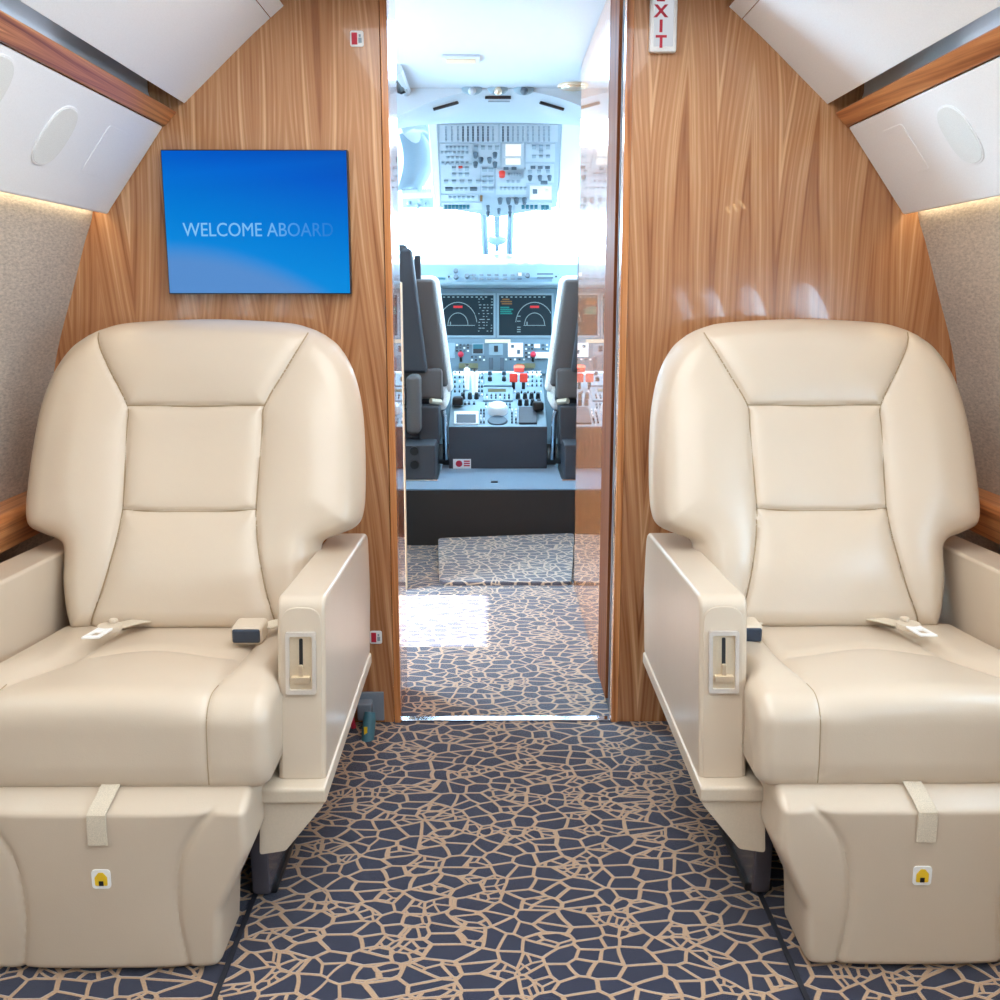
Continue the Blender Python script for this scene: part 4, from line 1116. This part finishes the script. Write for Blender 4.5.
# ---- pilot seats
def pilot(s, side, extra):
    t = thing('pilot_seat', (s * .56, 5.5, .272), 'grey %s pilot seat with white sheepskin cover%s' % (side, extra), 'seat', 'flight deck seats')
    def mx(x): return s * x
    def slab(name, xi0, xi1, xo, zb, zt, yb, yt, th, mat, par, bev=.02):
        """upright slab: inner edge x = xi0 (bottom) .. xi1 (top), outer edge xo"""
        V = []
        for x, z, y in ((xi0, zb, yb), (xo, zb, yb), (xo, zt, yt), (xi1, zt, yt)): V.append((mx(x), y, z))
        for x, z, y in ((xi0, zb, yb), (xo, zb, yb), (xo, zt, yt), (xi1, zt, yt)): V.append((mx(x), y + th, z))
        return link(name, V, [(0, 1, 2, 3), (7, 6, 5, 4)] + [(i, (i + 1) % 4, 4 + (i + 1) % 4, 4 + i) for i in range(4)], mat, par, bevel=bev, seg=3)
    sh = slab('back_shell', .375, .440, 0.80, .80, 1.43, 5.40, 5.31, .07, M['pdark'], t)
    slab('headrest_post', .455, .465, .72, 1.30, 1.45, 5.35, 5.33, .06, M['pdark'], t)
    slab('headrest_frame', .405, .405, .44, 1.16, 1.40, 5.46, 5.44, .03, M['pdark'], t, .008)
    bk = slab('backrest', .272, .335, .84, .72, 1.28, 5.50, 5.42, .10, M['pgrey'], t, .02)
    slab('sheepskin_cover', .245, .318, .86, .68, 1.30, 5.585, 5.50, .085, M['sheep'], t, .035)
    link('lumbar_box', *boxVF(mx(.30), mx(.46), 5.44, 5.56, .66, .82), M['pgrey'], t, bevel=.02)
    link('seat_cushion', *boxVF(mx(.30), mx(.80), 5.50, 5.98, .62, .72), M['pdark'], t, bevel=.03)
    # fleecy cushion edge
    V, Fc = boxVF(mx(.276), mx(.80), 5.56, 5.98, .58, .775)
    link('sheepskin_seat', V, Fc, M['sheep'], t, bevel=.05, seg=4)
    link('armrest', *boxVF(mx(.405), mx(.475), 5.22, 5.40, .50, .80), M['pgrey'], t, bevel=.025, seg=3)
    link('mechanism_box', *boxVF(mx(.315), mx(.42), 5.36, 5.62, .43, .63), M['pdark'], t, bevel=.012)
    lb = link('base_box', *boxVF(mx(.325), mx(.50), 5.14, 5.40, .285, .46), M['pdark'], t, bevel=.012)
    link('adjuster_knob', *discVF((mx(.43), 5.128, .43), .022, .014, 1, 16), M['black'], lb); link('adjuster_knob', *discVF((mx(.43), 5.128, .36), .022, .014, 1, 16), M['black'], lb)
    link('base_rail', *boxVF(mx(.31), mx(.52), 5.10, 5.60, .275, .29), M['chrome'], t, bevel=.004)
    link('column', *boxVF(mx(.34), mx(.72), 5.45, 5.9, .285, .60), M['pdark'], t, bevel=.02)
    link('side_lever', *tubeVF([(mx(.30), 5.45, .60), (mx(.292), 5.46, .56), (mx(.290), 5.48, .40), (mx(.29), 5.5, .33)], .014, 8), M['chrome'], t)
    link('side_tube', *tubeVF([(mx(.31), 5.44, .645), (mx(.36), 5.40, .655)], .016, 8), M['gold'], t)
pilot(-1, 'left', ' seen past the left door jamb')
pilot(1, 'right', ' beside the lacquered wood cabinet')

# ------------------------------------------------------------------ light
w = bpy.data.worlds.new('sky'); SC.world = w; w.use_nodes = True
bg = w.node_tree.nodes['Background']
bg.inputs[0].default_value = (.53, .78, 1., 1); bg.inputs[1].default_value = 22.0

def lamp(name, typ, loc, energy, color=(1, 1, 1), rot=(0, 0, 0), **kw):
    l = bpy.data.lights.new(name, typ); l.energy = energy; l.color = color
    for k, v in kw.items(): setattr(l, k, v)
    o = bpy.data.objects.new(name, l); COL.objects.link(o); o.location = loc; o.rotation_euler = rot
    return o
d = Vector((1.2, 0.0, -1.86))
sun = lamp('sun', 'SUN', (-3, 3.7, 5), 34., (1., .97, .92), d.to_track_quat('-Z', 'Y').to_euler(), angle=.01)
# ceiling wash of the cabin, area lamps of the vestibule and flight deck
lamp('cabin_ceiling_wash', 'AREA', (0, .9, 1.92), 36, (.94, .97, 1.), (0, 0, 0), shape='RECTANGLE', size=.9, size_y=3.2)
lamp('vestibule_blue_fill', 'AREA', (0, 3.9, 2.04), 11, (.42, .70, 1.), (0, 0, 0), shape='RECTANGLE', size=.5, size_y=.9)  # added fill, tints the vestibule like blue daylight from ahead
lamp('flight_deck_area_lamp', 'AREA', (0, 5.1, 1.95), 5, (.86, .94, 1.), (math.radians(-15), 0, 0), shape='RECTANGLE', size=.5, size_y=.3)

# daylight portals in the openings guide the sky light
def portal(name, c, nx_, sx_, sy_):
    o = lamp(name, 'AREA', c, 1, (1, 1, 1), Vector(nx_).to_track_quat('-Z', 'Y').to_euler(), shape='RECTANGLE', size=sx_, size_y=sy_)
    o.data.cycles.is_portal = True
for y in WIN:
    for s in (-1, 1): portal('window_portal', (s * 1.24, y, 1.09), (-s, 0, 0), .5, .4)
portal('windscreen_portal', (0, 6.75, 1.75), (0, -1, 0), 2.1, .9)
portal('door_portal', (-1.27, 3.73, .95), (1, 0, 0), .7, 1.9)

# ------------------------------------------------------------------ camera and view
cd = bpy.data.cameras.new('camera'); cam = bpy.data.objects.new('camera', cd); COL.objects.link(cam)
cam.location = CAM; cam.rotation_euler = (math.pi / 2 - PITCH, 0, -YAW)
cd.sensor_width = 36; cd.lens = 36 * F / 1000; cd.clip_start = .02
SC.camera = cam
vs_ = SC.view_settings
SC.display_settings.display_device = 'sRGB'
vs_.view_transform = 'Standard'; vs_.look = 'None'; vs_.gamma = 1; vs_.use_curve_mapping = False
vs_.exposure = 0.
